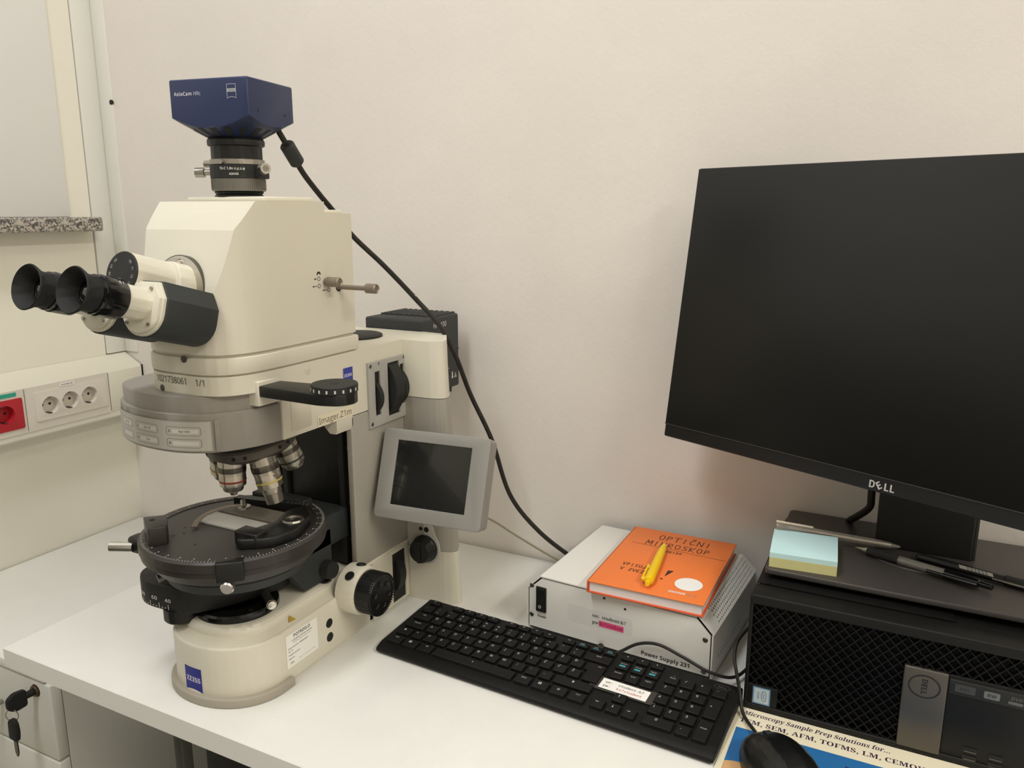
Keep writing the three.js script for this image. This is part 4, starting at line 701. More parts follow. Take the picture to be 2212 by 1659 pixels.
{
  const n = thing('notebook', 'orange hardback notebook lying on the white power supply', 'notebook', [-0.2805, 0.0892, -1.034], { turn: R(0.4) });
  const w = 0.0785, d = 0.1055;
  part('page_block', box(-w + 0.003, w - 0.003, 0.0018, 0.0152, -d + 0.003, d - 0.003), M.pages, n, { label: 'pale page block' });
  part('back_cover', box(-w, w, 0, 0.0018, -d, d, 0.0006), M.orangeDeep, n);
  part('spine', box(-w, -w + 0.0022, 0, 0.017, -d, d, 0.0008), M.orangeDeep, n);
  const c = part('front_cover', box(-w, w, 0.0152, 0.017, -d, d, 0.0007), M.orange, n);
  part('cover_print', quad(V(0, 0.0173, 0), X_, V(0, 0, -1), 2 * w - 0.002, 2 * d - 0.002), inkMat(print(780, 1050, (x) => {
    x.strokeStyle = '#2b1c18'; x.fillStyle = '#2b1c18'; x.lineWidth = 6; x.lineCap = x.lineJoin = 'round';
    const S = (pts) => { x.beginPath(); pts.forEach((p, i) => (i ? x.lineTo(...p) : x.moveTo(...p))); x.stroke(); };
    const glyph = {   // simple marker-pen capitals in a unit box
      O: [[[0.1, 0.5], [0.25, 0.05], [0.7, 0.05], [0.9, 0.5], [0.7, 0.95], [0.3, 0.95], [0.1, 0.5]]], P: [[[0.15, 1], [0.15, 0], [0.7, 0.1], [0.75, 0.4], [0.15, 0.55]]], T: [[[0, 0.05], [1, 0]], [[0.5, 0], [0.45, 1]]], I: [[[0.5, 0], [0.45, 1]]],
      C: [[[0.9, 0.1], [0.4, 0.05], [0.1, 0.5], [0.35, 0.95], [0.9, 0.85]], [[0.35, -0.3], [0.55, -0.12], [0.8, -0.32]]], N: [[[0.1, 1], [0.15, 0], [0.85, 1], [0.9, 0]]], M: [[[0, 1], [0.15, 0], [0.5, 0.7], [0.9, 0], [1, 1]]], K: [[[0.1, 0], [0.1, 1]], [[0.9, 0], [0.1, 0.55], [0.9, 1]]],
      R: [[[0.1, 1], [0.12, 0], [0.75, 0.1], [0.75, 0.4], [0.12, 0.52], [0.85, 1]]], S: [[[0.9, 0.05], [0.3, 0.1], [0.25, 0.4], [0.8, 0.6], [0.75, 0.9], [0.1, 0.95]]], V: [[[0, 0], [0.45, 1], [0.95, 0]]], U: [[[0.1, 0], [0.15, 0.85], [0.6, 1], [0.85, 0.8], [0.9, 0]]], J: [[[0.8, 0], [0.75, 0.9], [0.3, 1], [0.1, 0.75]]], Z: [[[0.1, 0.05], [0.9, 0], [0.1, 1], [0.95, 0.95]]], E: [[[0.9, 0], [0.15, 0.05], [0.1, 0.95], [0.9, 0.95]], [[0.12, 0.5], [0.7, 0.48]]], L: [[[0.15, 0], [0.1, 1], [0.85, 0.95]]], D: [[[0.1, 0], [0.1, 1], [0.7, 0.9], [0.9, 0.5], [0.7, 0.1], [0.1, 0]]], A: [[[0, 1], [0.45, 0], [0.95, 1]], [[0.2, 0.65], [0.75, 0.62]]],
    };
    const word = (s, px, py, w1, h1, gap, lw) => { x.lineWidth = lw; [...s].forEach((ch, i) => (glyph[ch] || []).forEach((st) => S(st.map(([a, b]) => [px + i * gap + a * w1, py + b * h1])))); };
    word('OPTICNI', 228, 82, 48, 86, 58, 6); word('MIKROSKOP', 166, 212, 44, 80, 54, 6);
    x.lineWidth = 3; S([[70, 302], [770, 336]]);
    word('ZEISS', 345, 346, 20, 26, 24, 5);
    word('VPISUJ', 128, 664, 22, 44, 29, 5); word('V ZVEZEK', 136, 744, 22, 42, 29, 5);
    x.beginPath(); x.moveTo(446, 664); x.lineTo(486, 656); x.lineTo(449, 764); x.closePath(); x.fill(); x.beginPath(); x.arc(440, 808, 9, 0, 7); x.fill();
    x.fillStyle = '#f4f2ee'; x.beginPath(); x.ellipse(628, 812, 92, 96, 0, 0, 7); x.fill();
    x.font = 'bold 40px sans-serif'; x.textAlign = 'left'; x.fillText('DNEVNIK', 531, 960, 112); x.fillStyle = '#b9a896'; x.font = '36px sans-serif'; x.fillText('2016', 646, 960, 76);
  })), c, { uv: 'own', crease: 0 });
  const y = thing('ballpoint_pen', 'bright yellow ballpoint pen lying on the orange notebook', 'pen', [-0.286, 0.1132, -1.006], { turn: R(6.7) });
  // own frame: lies along z, push button towards +z
  part('barrel', lathe([[0.0001, -0.069], [0.0022, -0.0685], [0.0046, -0.058], [0.0056, -0.04], [0.0063, 0.0], [0.0066, 0.045], [0.0062, 0.056], [0.0052, 0.0585], [0.0001, 0.0585]], V(0, 0, 0), Z_, 28), M.yellow, y);
  part('push_button', lathe([[0.0001, 0.0675], [0.003, 0.067], [0.0034, 0.0655], [0.0034, 0.057]], V(0, 0, 0), Z_, 20), M.yellow, y);
  part('clip', [box(-0.0105, -0.0075, -0.0012, 0.0022, 0.008, 0.056, 0.001), box(-0.0105, -0.003, -0.0015, 0.0025, 0.048, 0.056, 0.001), box(-0.0095, -0.005, -0.001, 0.002, 0.012, 0.018, 0.001)], M.yellow, y);
}

// ------------------------------------------------------------------ keyboard
{
  const W = 0.2325, zb = -0.065, zf = 0.0655;          // own frame: centre of the case
  const k = thing('keyboard', 'black full-size keyboard in front of the power supply', 'keyboard', [-0.3775, 0, -0.8505], { turn: R(-2.6) });
  const yb = 0.0225, yf = 0.0125, slope = Math.atan2(yb - yf, zf - zb), yAt = (z) => yf + ((zf - z) / (zf - zb)) * (yb - yf);
  part('case', [extX(roundPts([[zb, 0.006, 0.003], [zb, yb, 0.003], [zf - 0.012, yAt(zf - 0.012), 0.004], [zf, yf - 0.004, 0.003], [zf, 0.003, 0.003], [zf - 0.01, 0.002]], 0.002), -W, W, 0.0018)], M.kb, k, { crease: 0.45 });
  part('rear_foot', [box(-0.19, -0.16, 0, 0.009, zb + 0.004, zb + 0.012), box(0.16, 0.19, 0, 0.009, zb + 0.004, zb + 0.012), box(-0.2, -0.17, 0, 0.004, zf - 0.02, zf - 0.01), box(0.17, 0.2, 0, 0.004, zf - 0.02, zf - 0.01)], M.rubber, k);
  const u = 0.01985, ph = 0.0202, x0 = -W + 0.0075, rowZ = [-0.0540, -0.0362, -0.0160, 0.0042, 0.0244, 0.0446];
  const A = [2048, 580], px = (x) => ((x + W) / (2 * W)) * A[0], pz = (z) => ((z - zb) / (zf - zb)) * A[1];
  const list = [];     // [x, z, width, depth, legends [[text, dx, dy, size, colour]]]
  const row = (r, start, items, h = 0.0154) => { let x = start; for (const it of items) { const [w, ...leg] = Array.isArray(it) ? it : [1, it]; if (leg[0] !== null) list.push([x0 + (x + w / 2) * u, rowZ[r], w * u - 0.0044, h, leg]); x += w; } };
  row(0, 0, ['Esc', [1, null], 'F1', 'F2', 'F3', 'F4', [0.5, null], 'F5', 'F6', 'F7', 'F8', [0.5, null], 'F9', 'F10', 'F11', 'F12', [0.25, null], '⏮', '▶', '⏭'], 0.0098);
  row(1, 0, ['¸', '! 1', '" 2', '# 3', '$ 4', '% 5', '& 6', '/ 7', '( 8', ') 9', '= 0', "? '", '* +', [2, 'Back'], [0.25, null], 'Insert', 'Home', 'PgUp', [0.25, null], 'Num', '/', '*', '-']);
  row(2, 0, [[1.5, 'Tab'], ...'QWERTZUIOPŠĐ'.split(''), [1.5, null], [0.25, null], 'Delete', 'End', 'PgDn', [0.25, null], '7', '8', '9']);
  row(3, 0, [[1.75, 'CapsLk'], ...'ASDFGHJKLČĆŽ'.split(''), [1.25, null], [3.5, null], '4', '5', '6']);
  row(4, 0, [[1.25, '⇧'], '<', ...'YXCVBNM'.split(''), ';', ':', '_', [2.75, '⇧'], [1.25, null], '↑', [1.25, null], '1', '2', '3']);
  row(5, 0, [[1.25, 'Ctrl'], [1.25, '⊞'], [1.25, 'Alt'], [6.25, ''], [1.25, 'AltGr'], [1.25, '⊞'], [1.25, '▤'], [1.25, 'Ctrl'], [0.25, null], '←', '↓', '→', [0.25, null], [2, '0'], ',']);
  list.push([x0 + (18.5 + 3.5) * u, (rowZ[2] + rowZ[3]) / 2, u - 0.0044, 0.0154 + ph, ['+']], [x0 + (18.5 + 3.5) * u, (rowZ[4] + rowZ[5]) / 2, u - 0.0044, 0.0154 + ph, ['Enter']]);
  const atlas = print(A[0], A[1], (x) => {
    x.textAlign = 'center';
    for (const [kx, kz, w, h, leg] of list) {
      const s = leg[0], cx = px(kx), cz = pz(kz), big = s.length === 1;
      x.fillStyle = '#c6c4be';
      if (s.includes(' ')) { const [a, b] = s.split(' '); x.font = '20px sans-serif'; x.fillText(a, cx - 12, cz - 18); x.fillText(b, cx - 12, cz + 14); }
      else if (h < 0.012 && !'⏮▶⏭'.includes(s)) { x.font = '15px sans-serif'; x.fillText(s, cx - 4, cz - 6); }
      else if ('←↑→↓'.includes(s) && big) {
        x.save(); x.translate(cx - 8, cz - 10); x.rotate([Math.PI, -Math.PI / 2, 0, Math.PI / 2]['←↑→↓'.indexOf(s)]); x.fillRect(-10, -1.5, 16, 3); x.beginPath(); x.moveTo(11, 0); x.lineTo(3, -5); x.lineTo(3, 5); x.fill(); x.restore();
      } else if (s === '⊞') { for (const a of [-17, -7]) for (const b of [-17, -7]) x.fillRect(cx + a, cz + b, 8, 8); }
      else if (s === '▤') { for (let q = 0; q < 3; q++) x.fillRect(cx - 12, cz - 14 + q * 6, 16, 2.5); }
      else if (s === '⇧') { x.beginPath(); x.moveTo(cx - 4, cz - 20); x.lineTo(cx - 14, cz - 10); x.lineTo(cx + 6, cz - 10); x.fill(); x.fillRect(cx - 8, cz - 10, 8, 8); }
      else if ('⏮▶⏭'.includes(s)) { x.beginPath(); x.moveTo(cx - 8, cz - 11); x.lineTo(cx - 8, cz - 1); x.lineTo(cx + 1, cz - 6); x.fill(); }
      else if (big) { x.font = '26px sans-serif'; x.fillText(s, cx - 14, cz - 14); }
      else { x.font = '15px sans-serif'; x.fillText(s, cx, cz - 14, px(kx + w) - px(kx) - 8); }
      if (/Insert|Home|PgUp|F10|F11|F12/.test(s)) { x.fillStyle = '#3f9aa4'; x.fillRect(cx - 20, cz + (h < 0.012 ? 4 : 2), 36, h < 0.012 ? 5 : 14); }
    }
  }, '#151514');
  const keyMat = mat('#ffffff', 0.55, 0, { map: atlas, specularIntensity: 0.45 });
  const keyGeo = (w, h, kx, kz) => {
    const g = new RoundedBoxGeometry(w, 0.0048, h, 2, 0.0011), p = g.attributes.position, uv = g.attributes.uv;
    for (let i = 0; i < p.count; i++) {
      if (p.getY(i) < 0) { p.setX(i, p.getX(i) * (1 + 0.0012 / w)); p.setZ(i, p.getZ(i) * (1 + 0.0012 / h)); }
      const top = p.getY(i) > 0.0022;
      uv.setXY(i, top ? px(kx + p.getX(i)) / A[0] : 0.001, top ? 1 - pz(kz + p.getZ(i)) / A[1] : 0.999);
    }
    return g;
  };
  const tilt = (g, x, z, dy) => g.rotateX(slope).translate(x, yAt(z) + dy, z);
  for (const [kx, kz, w, h] of list) part('key', tilt(keyGeo(w, h, kx, kz), kx, kz, 0.0018), keyMat, k, { uv: 'own', crease: 0 });
  { // return key: an upside-down L
    const a = x0 + 13.5 * u + 0.0022, b = x0 + 15 * u - 0.0022, c = x0 + 13.75 * u + 0.0022, z1 = rowZ[2] - 0.0077, z2 = rowZ[2] + 0.0077, z3 = rowZ[3] + 0.0077;
    const zc = (z1 + z3) / 2, g = extY(roundPts([[a, z1 - zc], [b, z1 - zc], [b, z3 - zc], [c, z3 - zc], [c, z2 - zc], [a, z2 - zc]], 0.0012), -0.0024, 0.0024, 0.0007);
    const p = part('key', tilt(g, 0, zc, 0.0018), M.kb, k);
    part('key_print', tilt(quad(V((a + b) / 2 + 0.006, 0.0027, -0.013), X_, V(0, 0, -1), 0.012, 0.006), 0, zc, 0.0018), ink('#c6c4be', '26px sans-serif', [['Enter ↵', 0.5, 0.5]], 128, 64), p, { uv: 'own', crease: 0 });
  }
  part('login_label', tilt(quad(V(0, 0.0006, 0), V(0.9985, 0, 0.02), V(0.02, 0, -0.9985), 0.062, 0.0195), x0 + 16.65 * u, rowZ[3] + 0.0012, 0.0015), paperMat(print(512, 164, (x) => { x.textAlign = 'left'; x.font = 'bold 46px monospace'; x.fillStyle = '#3a3632'; x.fillText('un:', 40, 50); x.fillText('student-k7', 180, 50, 310); x.fillText('pw:', 36, 112); x.fillStyle = '#b8555a'; x.fillText('ks7student', 180, 112, 310); }, '#f3f1ec')), k, { uv: 'own', crease: 0, label: 'white login label with typed lines' });
  part('label_tape', tilt(box(-0.043, 0.043, 0, 0.0003, -0.0125, 0.0125), x0 + 16.65 * u, rowZ[3] + 0.0012, 0.0012), mat('#3a3a37', 0.25), k);
  part('status_light', tilt(new THREE.CylinderGeometry(0.0008, 0.0008, 0.0006, 10), x0 + 18.95 * u, -0.0475, 0.0004), mat('#e8ecec', 0.4), k);
  part('maker_print', tilt(quad(V(0, 0.0004, 0), X_, V(0, 0, -1), 0.021, 0.0105), x0 + 21.9 * u, -0.053, 0.0003), inkMat(print(200, 100, (x) => { x.strokeStyle = '#4a4a48'; x.lineWidth = 5; x.beginPath(); x.ellipse(100, 50, 90, 42, 0, 0, 7); x.stroke(); x.fillStyle = '#4a4a48'; x.font = 'bold 44px sans-serif'; x.textAlign = 'center'; x.fillText('DELL', 100, 52); })), k, { uv: 'own', crease: 0 });
  const c = thing('keyboard_cable', 'black keyboard cable arching in front of the power supply', 'cable', [-0.307, 0.01, -0.933]);
  part('lead', tube([[-0.318, 0.012, -0.918], [-0.307, 0.0165, -0.924], [-0.284, 0.032, -0.9275], [-0.258, 0.039, -0.9265], [-0.224, 0.03, -0.9265], [-0.189, 0.019, -0.9255], [-0.163, 0.0125, -0.936], [-0.1475, 0.009, -0.985], [-0.147, 0.006, -1.05], [-0.146, 0.004, -1.16]], 0.0021, 90, 10), M.cable, c);
}

// ------------------------------------------------------------------ brochure and mouse
{
  const b = thing('brochure', 'cream and blue leaflet under the black mouse', 'brochure', [0.0, 0, -0.79]);
  const x0 = -0.1465, x1 = 0.15, z0 = -0.8965, z1 = -0.687;
  part('sheet', box(x0, x1, 0.0002, 0.0018, z0, z1), mat('#e9e0c4', 0.4), b);
  part('cover_print', quad(V((x0 + x1) / 2, 0.002, (z0 + z1) / 2), X_, V(0, 0, -1), x1 - x0, z1 - z0), mat('#ffffff', 0.35, 0, { map: print(1424, 1006, (x, w, h) => {
    const P = (X) => ((X - x0) / (x1 - x0)) * w, Q = (Z) => ((Z - z0) / (z1 - z0)) * h;
    x.fillStyle = '#2b1b3a'; x.textAlign = 'left'; x.font = 'italic bold 50px serif'; x.fillText('Microscopy Sample Prep Solutions for...', P(-0.137), Q(-0.8865), P(0.023) - P(-0.137));
    x.font = 'bold 52px serif'; x.fillText('TEM, SEM, AFM, TOFMS, LM, CEMOVIS', P(-0.139), Q(-0.8705), P(0.068) - P(-0.139));
    x.fillStyle = '#c01f2e'; x.font = 'bold 70px sans-serif'; x.fillText('BI', P(0.0655), Q(-0.8555));
    x.fillStyle = '#2c6ca6'; x.fillRect(P(-0.1395), Q(-0.8545), P(0.2) - P(-0.1395), Q(-0.69) - Q(-0.8545));
    x.fillStyle = '#d3a777'; x.beginPath(); x.moveTo(P(-0.1395), Q(-0.789)); x.bezierCurveTo(P(-0.125), Q(-0.797), P(-0.11), Q(-0.793), P(-0.09), Q(-0.78)); x.lineTo(P(-0.04), Q(-0.74)); x.lineTo(P(-0.1395), Q(-0.70)); x.fill();
    x.fillStyle = '#3a2c5a'; x.fillRect(P(-0.02), Q(-0.838), 60, 26);
  }, '#e9e0c4') }), b, { uv: 'own', crease: 0 });
  // mouse: an egg-like shell, its cable end pointing to the back left
  const m = thing('mouse', 'black wired mouse lying on the leaflet', 'mouse', [-0.0785, 0.0022, -0.7845], { turn: R(36) });
  const shell = new THREE.SphereGeometry(1, 48, 32), p = shell.attributes.position;
  for (let i = 0; i < p.count; i++) {
    const X = p.getX(i), Yv = p.getY(i), Z = p.getZ(i);
    const sq = (v, e) => Math.sign(v) * Math.abs(v) ** e;
    const taper = 1 + 0.06 * Z;
    p.setXYZ(i, sq(X, 0.84) * 0.0365 * taper, Yv > 0 ? sq(Yv, 0.85) * (0.039 - 0.007 * (Z - 0.3) ** 2) : Math.max(Yv, -0.02) * 0.1, sq(Z, 0.9) * 0.062);
  }
  shell.computeVertexNormals();
  const sb = part('shell', shell.translate(0, 0.002, 0), mat('#0d0e0e', 0.34), m, { crease: 0.8 });
  part('wheel', new THREE.CylinderGeometry(0.0095, 0.0095, 0.006, 24).rotateZ(Math.PI / 2).translate(0, 0.0245, -0.033), M.grip, sb);
  const c = thing('mouse_cable', 'black mouse cable rising beside the computer', 'cable', [-0.137, 0.01, -0.88]);
  part('lead', tube([[-0.111, 0.0085, -0.8375], [-0.118, 0.0075, -0.848], [-0.137, 0.007, -0.878], [-0.1455, 0.026, -0.895], [-0.151, 0.044, -0.9], [-0.156, 0.058, -0.908], [-0.157, 0.068, -0.926], [-0.1525, 0.07, -0.957], [-0.151, 0.05, -1.02], [-0.15, 0.008, -1.15]], 0.0021, 90, 10), M.cable, c);
}

// ------------------------------------------------------------------ computer lying on its side
{
  const x0 = -0.1405, x1 = 0.2, H = 0.151, zf = -0.897, zb = -1.168;
  const t = thing('desktop_computer', 'black desktop computer lying on its side below the monitor', 'computer', [0.03, 0, -1.03]);
  part('cabinet', [box(x0 + 0.004, x1, 0.003, H - 0.001, zb, -0.925, 0.002)], M.pc, t);
  const f = part('front_bezel', [box(x0, x1, H - 0.013, H, -0.93, zf, 0.0025), box(x0, x1, 0.002, 0.009, -0.93, zf, 0.002), box(x0, x0 + 0.0045, 0.005, H - 0.005, -0.93, zf, 0.0015), box(x0 + 0.004, x1, 0.004, H - 0.004, -0.928, -0.9125), box(x0 + 0.002, 0.072, H + 0.0, H + 0.001, -1.16, -0.93)], M.pc, t);
  part('grille_back', box(x0 + 0.004, x1 - 0.001, 0.006, H - 0.009, -0.9115, -0.9105), M.pcDeep, f);
  // diagonal bars of the grille, cut to its field
  const bars = (X0, X1, Z0, Z1, dir) => {
    const pitch = 0.01165, out = [];
    const slope = 1.12 * dir;                           // rise over run
    for (let s = -0.7; s < 0.9; s += pitch) {
      const q = [];                                     // y = slope (x - s)
      for (const [px, py] of [[X0, slope * (X0 - s)], [X1, slope * (X1 - s)], [s + Z0 / slope, Z0], [s + Z1 / slope, Z1]]) if (px >= X0 - 1e-9 && px <= X1 + 1e-9 && py >= Z0 - 1e-9 && py <= Z1 + 1e-9) q.push([px, py]);
      if (q.length < 2) continue;
      q.sort((a, b) => a[0] - b[0]); const a = q[0], b = q[q.length - 1], L = Math.hypot(b[0] - a[0], b[1] - a[1]);
      if (L < 0.004) continue;
      out.push([a, b, L]);
    }
    return out;
  };
  const fields = [[x0 + 0.0045, 0.0268, 0.009, H - 0.0125], [0.0268, x1 - 0.002, 0.1048, H - 0.0125]];
  for (const [X0, X1, Z0, Z1] of fields) for (const dir of [1, -1]) for (const [a, b, L] of bars(X0, X1, Z0, Z1, dir))
    part('grille_bar', new THREE.BoxGeometry(L, 0.0009, 0.007).rotateZ(Math.atan2(b[1] - a[1], b[0] - a[0])).translate((a[0] + b[0]) / 2, (a[1] + b[1]) / 2, -0.9025 - (dir > 0 ? 0 : 0.0003)), M.pc, f);
  part('bezel_plain', [box(0.0705, x1, 0.006, 0.1045, -0.915, -0.899, 0.001), box(x0 + 0.004, x0 + 0.0385, 0.008, 0.0345, -0.91, -0.8986, 0.0008)], M.pc, f);
  const s = part('silver_strip', box(0.0275, 0.0705, 0.004, 0.1045, -0.913, -0.897, 0.0015), M.silver, f, { label: 'brushed silver strip' });
  part('maker_print', quad(V(0.0485, 0.0845, -0.8966), X_, Y_, 0.033, 0.030), inkMat(print(256, 230, (x) => { x.strokeStyle = '#1b1a18'; x.lineWidth = 11; x.beginPath(); x.ellipse(128, 115, 118, 100, 0, 0, 7); x.stroke(); x.translate(128, 115); x.rotate(Math.PI / 2); x.fillStyle = '#1b1a18'; x.font = 'bold 62px sans-serif'; x.textAlign = 'center'; x.fillText('DELL', 0, 0); })), s, { uv: 'own', crease: 0 });
  const d = part('disc_drive', box(0.072, x1, 0.083, 0.1, -0.912, -0.8982, 0.0008), M.blackSoft, f, { label: 'slim optical drive' });
  part('drive_print', quad(V(0.111, 0.0915, -0.8979), X_, Y_, 0.07, 0.014), inkMat(print(512, 102, (x) => {
    x.fillStyle = '#3c3e3d'; x.fillRect(10, 18, 140, 66); x.fillStyle = '#161716'; x.font = 'bold 34px sans-serif'; x.textAlign = 'center'; x.fillText('DISC', 80, 52);
    x.fillStyle = '#6a6c6a'; x.beginPath(); x.roundRect(206, 22, 108, 62, 12); x.fill(); x.fillStyle = '#161716'; x.font = 'bold 40px sans-serif'; x.fillText('RW', 260, 54);
    x.fillStyle = '#5a5c5a'; x.font = 'bold italic 40px sans-serif'; x.fillText('DVD', 420, 36); x.fillRect(370, 60, 96, 26);
  })), d, { uv: 'own', crease: 0 });
  const usb = (x, y) => { const q = part('usb_port', box(x, x + 0.0135, y, y + 0.0062, -0.9, -0.8984), M.dark, f); part('tongue', box(x + 0.001, x + 0.0125, y + 0.0008, y + 0.0022, -0.899, -0.898), M.steelDark, q); };
  usb(0.092, 0.018); usb(0.092, 0.0085); usb(0.116, 0.0165); usb(0.116, 0.007);
  part('processor_sticker', quad(V(x0 + 0.0205, 0.0215, -0.8982), X_, Y_, 0.0205, 0.0225), paperMat(print(160, 176, (x) => { x.fillStyle = '#b9c6cd'; x.fillRect(12, 12, 136, 152); x.save(); x.translate(80, 88); x.rotate(Math.PI / 2); x.strokeStyle = '#5a6f86'; x.lineWidth = 6; x.beginPath(); x.ellipse(0, -22, 52, 22, 0, 0, 7); x.stroke(); x.fillStyle = '#5a6f86'; x.font = 'bold 26px sans-serif'; x.textAlign = 'center'; x.fillText('intel', 0, -21); x.fillText('inside', 0, 28); x.restore(); }, '#5f87a6'), 0.3), f, { uv: 'own', crease: 0, label: 'pale blue processor sticker' });
  part('rubber_foot', [box(x0 + 0.02, x0 + 0.05, 0, 0.004, -0.95, -0.93), box(0.13, 0.16, 0, 0.004, -0.95, -0.93), box(x0 + 0.02, x0 + 0.05, 0, 0.004, -1.14, -1.12), box(0.13, 0.16, 0, 0.004, -1.14, -1.12)], M.rubber, t);
}

// ------------------------------------------------------------------ monitor
{
  const t = thing('monitor', 'large black desktop monitor standing on the computer', 'monitor', [0.035, 0.152, -1.06]);
  const b = part('stand_base', [extY(roundPts([[-0.1335, -1.163], [0.2, -1.163], [0.2, -0.9435], [-0.1335, -0.9435]], 0.008), 0.1585, 0.1655, 0.0012), box(-0.1, -0.06, 0.152, 0.159, -1.14, -1.0), box(0.12, 0.16, 0.152, 0.159, -1.14, -1.0)], M.base, t, { label: 'dark grey metal base plate' });
  part('swivel_disc', lathe([[0.0001, 0.1668], [0.073, 0.1668], [0.0735, 0.166], [0.0735, 0.1655]], V(0.037, 0, -1.088), Y_, 64), M.base, b);
  part('stand_column', [box(-0.0175, 0.0925, 0.1655, 0.46, -1.115, -1.074, 0.003)], M.blackSoft, t);
  part('column_trim', box(0.0925, 0.0965, 0.1655, 0.44, -1.112, -1.078, 0.001), M.base, t);
  // panel: bottom edge centre, turned 23 degrees, leaning back 8 degrees
  const Q = framed([-0.0142, 0.2785, -0.95], R(-23), R(8)), A = (g) => g.applyMatrix4(Q);
  const w = 0.3135, h = 0.3735;
  const p = part('panel', [A(box(-w, w, 0, h, -0.016, -0.001, 0.0025)), A(box(-w * 0.8, w * 0.8, 0.02, h - 0.03, -0.034, -0.014, 0.008))], M.monitor, t);
  part('screen', A(box(-w + 0.0015, w - 0.0015, 0.0185, h - 0.0015, -0.002, 0.0002)), M.screen, p, { label: 'matt black screen' });
  part('bezel_line', A(box(-w + 0.0005, w - 0.0005, 0.0178, 0.0187, -0.002, 0.0006)), M.base, p);
  part('maker_print', A(quad(V(0, 0.0085, -0.0007), X_, Y_, 0.0335, 0.0115)), inkMat(print(256, 88, (x) => { x.fillStyle = '#bdbab4'; x.font = 'bold 92px sans-serif'; x.textAlign = 'left'; x.fillText('D', 4, 46, 62); x.save(); x.translate(96, 46); x.rotate(-0.6); x.textAlign = 'center'; x.fillText('E', 0, 0, 54); x.restore(); x.fillText('LL', 136, 46, 112); })), p, { uv: 'own', crease: 0, label: 'silver maker lettering' });
  part('panel_mount', [box(-0.005, 0.08, 0.38, 0.45, -1.09, -0.985, 0.01)], M.blackSoft, t);
  const c = thing('monitor_cable', 'black cable hanging behind the monitor stand', 'cable', [-0.03, 0.3, -1.1]);
  part('lead', tube([[-0.028, 0.36, -1.075], [-0.028, 0.3, -1.085], [-0.0275, 0.225, -1.1], [-0.0275, 0.21, -1.103], [-0.032, 0.2, -1.11], [-0.046, 0.18, -1.13], [-0.054, 0.165, -1.152], [-0.058, 0.14, -1.17]], 0.0048, 60, 10), M.cable, c);
}
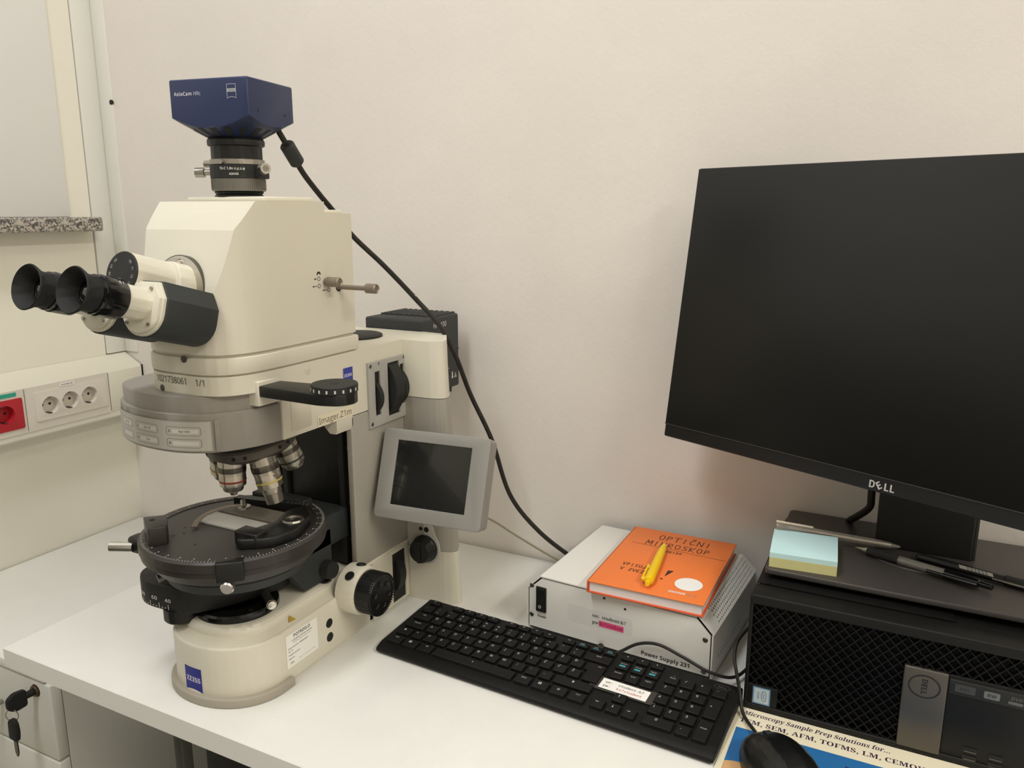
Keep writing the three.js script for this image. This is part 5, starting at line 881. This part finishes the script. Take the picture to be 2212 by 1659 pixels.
// ------------------------------------------------------------------ sticky notes and pens on the monitor base
{
  const n = thing('sticky_note_pad', 'pad of sticky notes, pale blue over yellow, on the monitor base', 'sticky notes', [-0.0945, 0.1655, -0.9925], { turn: R(5) });
  const w = 0.0385;
  part('yellow_notes', box(-w, w, 0, 0.012, -w, w), M.noteYellow, n, { label: 'yellow lower notes' });
  part('blue_notes', extX([[w - 0.0005, 0.0122], [-w, 0.012], [-w, 0.0195], [w - 0.02, 0.0195], [w - 0.0005, 0.0182]], -w, w), M.noteBlue, n, { crease: 0.2, label: 'pale blue upper notes' });
  const P = (name, label, at, to, parts, group) => {       // pens: a group at the middle, parts along its own z
    const a = V(...at), b = V(...to), t = thing(name, label, 'pen', at);
    const d = b.clone().sub(a), L = d.length();
    for (const [pn, prof, m, lab] of parts) { const o = part(pn, lathe(prof.map(([r, s]) => [r, s * L]), a, d, 24), m, t); if (lab) o.userData.label = lab; }
    return [t, a, d, L];
  };
  // clear pen across the pad
  const [t1, a1, d1, L1] = P('ballpoint_pen', 'clear plastic ballpoint pen resting across the sticky notes', [-0.1345, 0.1895, -1.0285], [0.013, 0.1735, -1.0665], [
    ['barrel', [[0.0001, 0], [0.0042, 0.002], [0.0048, 0.02], [0.0048, 0.8], [0.004, 0.9], [0.0018, 0.985], [0.0001, 1]], M.clear], ['refill', [[0.0001, 0.1], [0.0017, 0.1], [0.0017, 0.92], [0.0001, 0.93]], mat('#cfcac2', 0.4)], ['cap', [[0.0046, 0.0], [0.0052, 0.01], [0.0052, 0.32], [0.0047, 0.33]], M.clear]]);
  part('clip', rod(a1.clone().add(V(0, 0.0062, 0.001)), a1.clone().add(d1.clone().multiplyScalar(0.3)).add(V(0, 0.0062, 0.001)), 0.0016, 0.0014, 10), mat('#d8c8b2', 0.4), t1);
  // black gel pen
  const [t2, a2, d2, L2] = P('ballpoint_pen', 'black retractable pen with a clear window on the monitor base', [-0.039, 0.1714, -1.0455], [0.1105, 0.1724, -0.992], [
    ['tip', [[0.0001, 0], [0.0012, 0.01], [0.0032, 0.07], [0.0044, 0.1]], M.satin], ['grip', [[0.0042, 0.098], [0.0054, 0.105], [0.0058, 0.2], [0.0058, 0.33], [0.0054, 0.34]], M.rubber], ['window', [[0.0053, 0.34], [0.0053, 0.68]], M.clear], ['refill', [[0.0022, 0.34], [0.0028, 0.345], [0.0028, 0.68]], mat('#5d5b57', 0.5)], ['sleeve', [[0.0054, 0.67], [0.0056, 0.68], [0.0054, 0.9], [0.003, 0.91]], M.blackGloss], ['push_button', [[0.0034, 0.9], [0.0036, 0.91], [0.0036, 0.99], [0.0001, 1]], M.blackGloss]]);
  part('clip', [rod(a2.clone().add(d2.clone().multiplyScalar(0.56)).add(V(-0.003, 0.0005, 0.0078)), a2.clone().add(d2.clone().multiplyScalar(0.9)).add(V(-0.002, 0.0005, 0.0068)), 0.002, 0.0028, 10)], M.blackGloss, t2);
  // second black pen with a bar-code label
  const [t3, a3, d3] = P('ballpoint_pen', 'black pen with a white bar-code label on the monitor base', [0.03, 0.1714, -1.052], [0.163, 0.1714, -1.012], [
    ['barrel', [[0.0001, 0], [0.0035, 0.02], [0.005, 0.08], [0.0052, 0.5], [0.0052, 0.72]], M.black], ['cap', [[0.0052, 0.7], [0.0062, 0.71], [0.0062, 0.99], [0.0001, 1]], M.rubber]]);
  const dn = d3.clone().normalize();
  part('bar_code', quad(a3.clone().add(d3.clone().multiplyScalar(0.49)).add(V(-0.0011, 0.0034, 0.0041)), dn, V(-0.25, 0.62, -0.74).normalize(), 0.036, 0.0046), paperMat(print(300, 40, (x) => { x.fillStyle = '#2a2927'; for (let i = 60; i < 250; i += 6) if ((i * 7) % 11 > 3) x.fillRect(i, 0, 3, 40); }, '#9c9892')), t3, { uv: 'own', crease: 0, label: 'white bar-code label' });
  part('clip', rod(a3.clone().add(d3.clone().multiplyScalar(0.62)).add(V(-0.002, 0.0005, 0.0072)), a3.clone().add(d3.clone().multiplyScalar(0.9)).add(V(-0.002, 0.0005, 0.0072)), 0.0012, 0.0014, 8), M.satin, t3);
}
// ------------------------------------------------------------------ specimen under the objective
{
  const s = thing('specimen_plate', 'pale grey specimen plate lying on the black microscope stage', 'specimen', [-0.744, 0.2005, -0.7]);
  part('glass_slide', box(-0.798, -0.69, 0.2007, 0.2027, -0.709, -0.676), M.greyLight, s);
  part('specimen_card', box(-0.794, -0.699, 0.2007, 0.204, -0.745, -0.7115), mat('#7d756a', 0.6), s);
}

renderer.render(scene, camera);
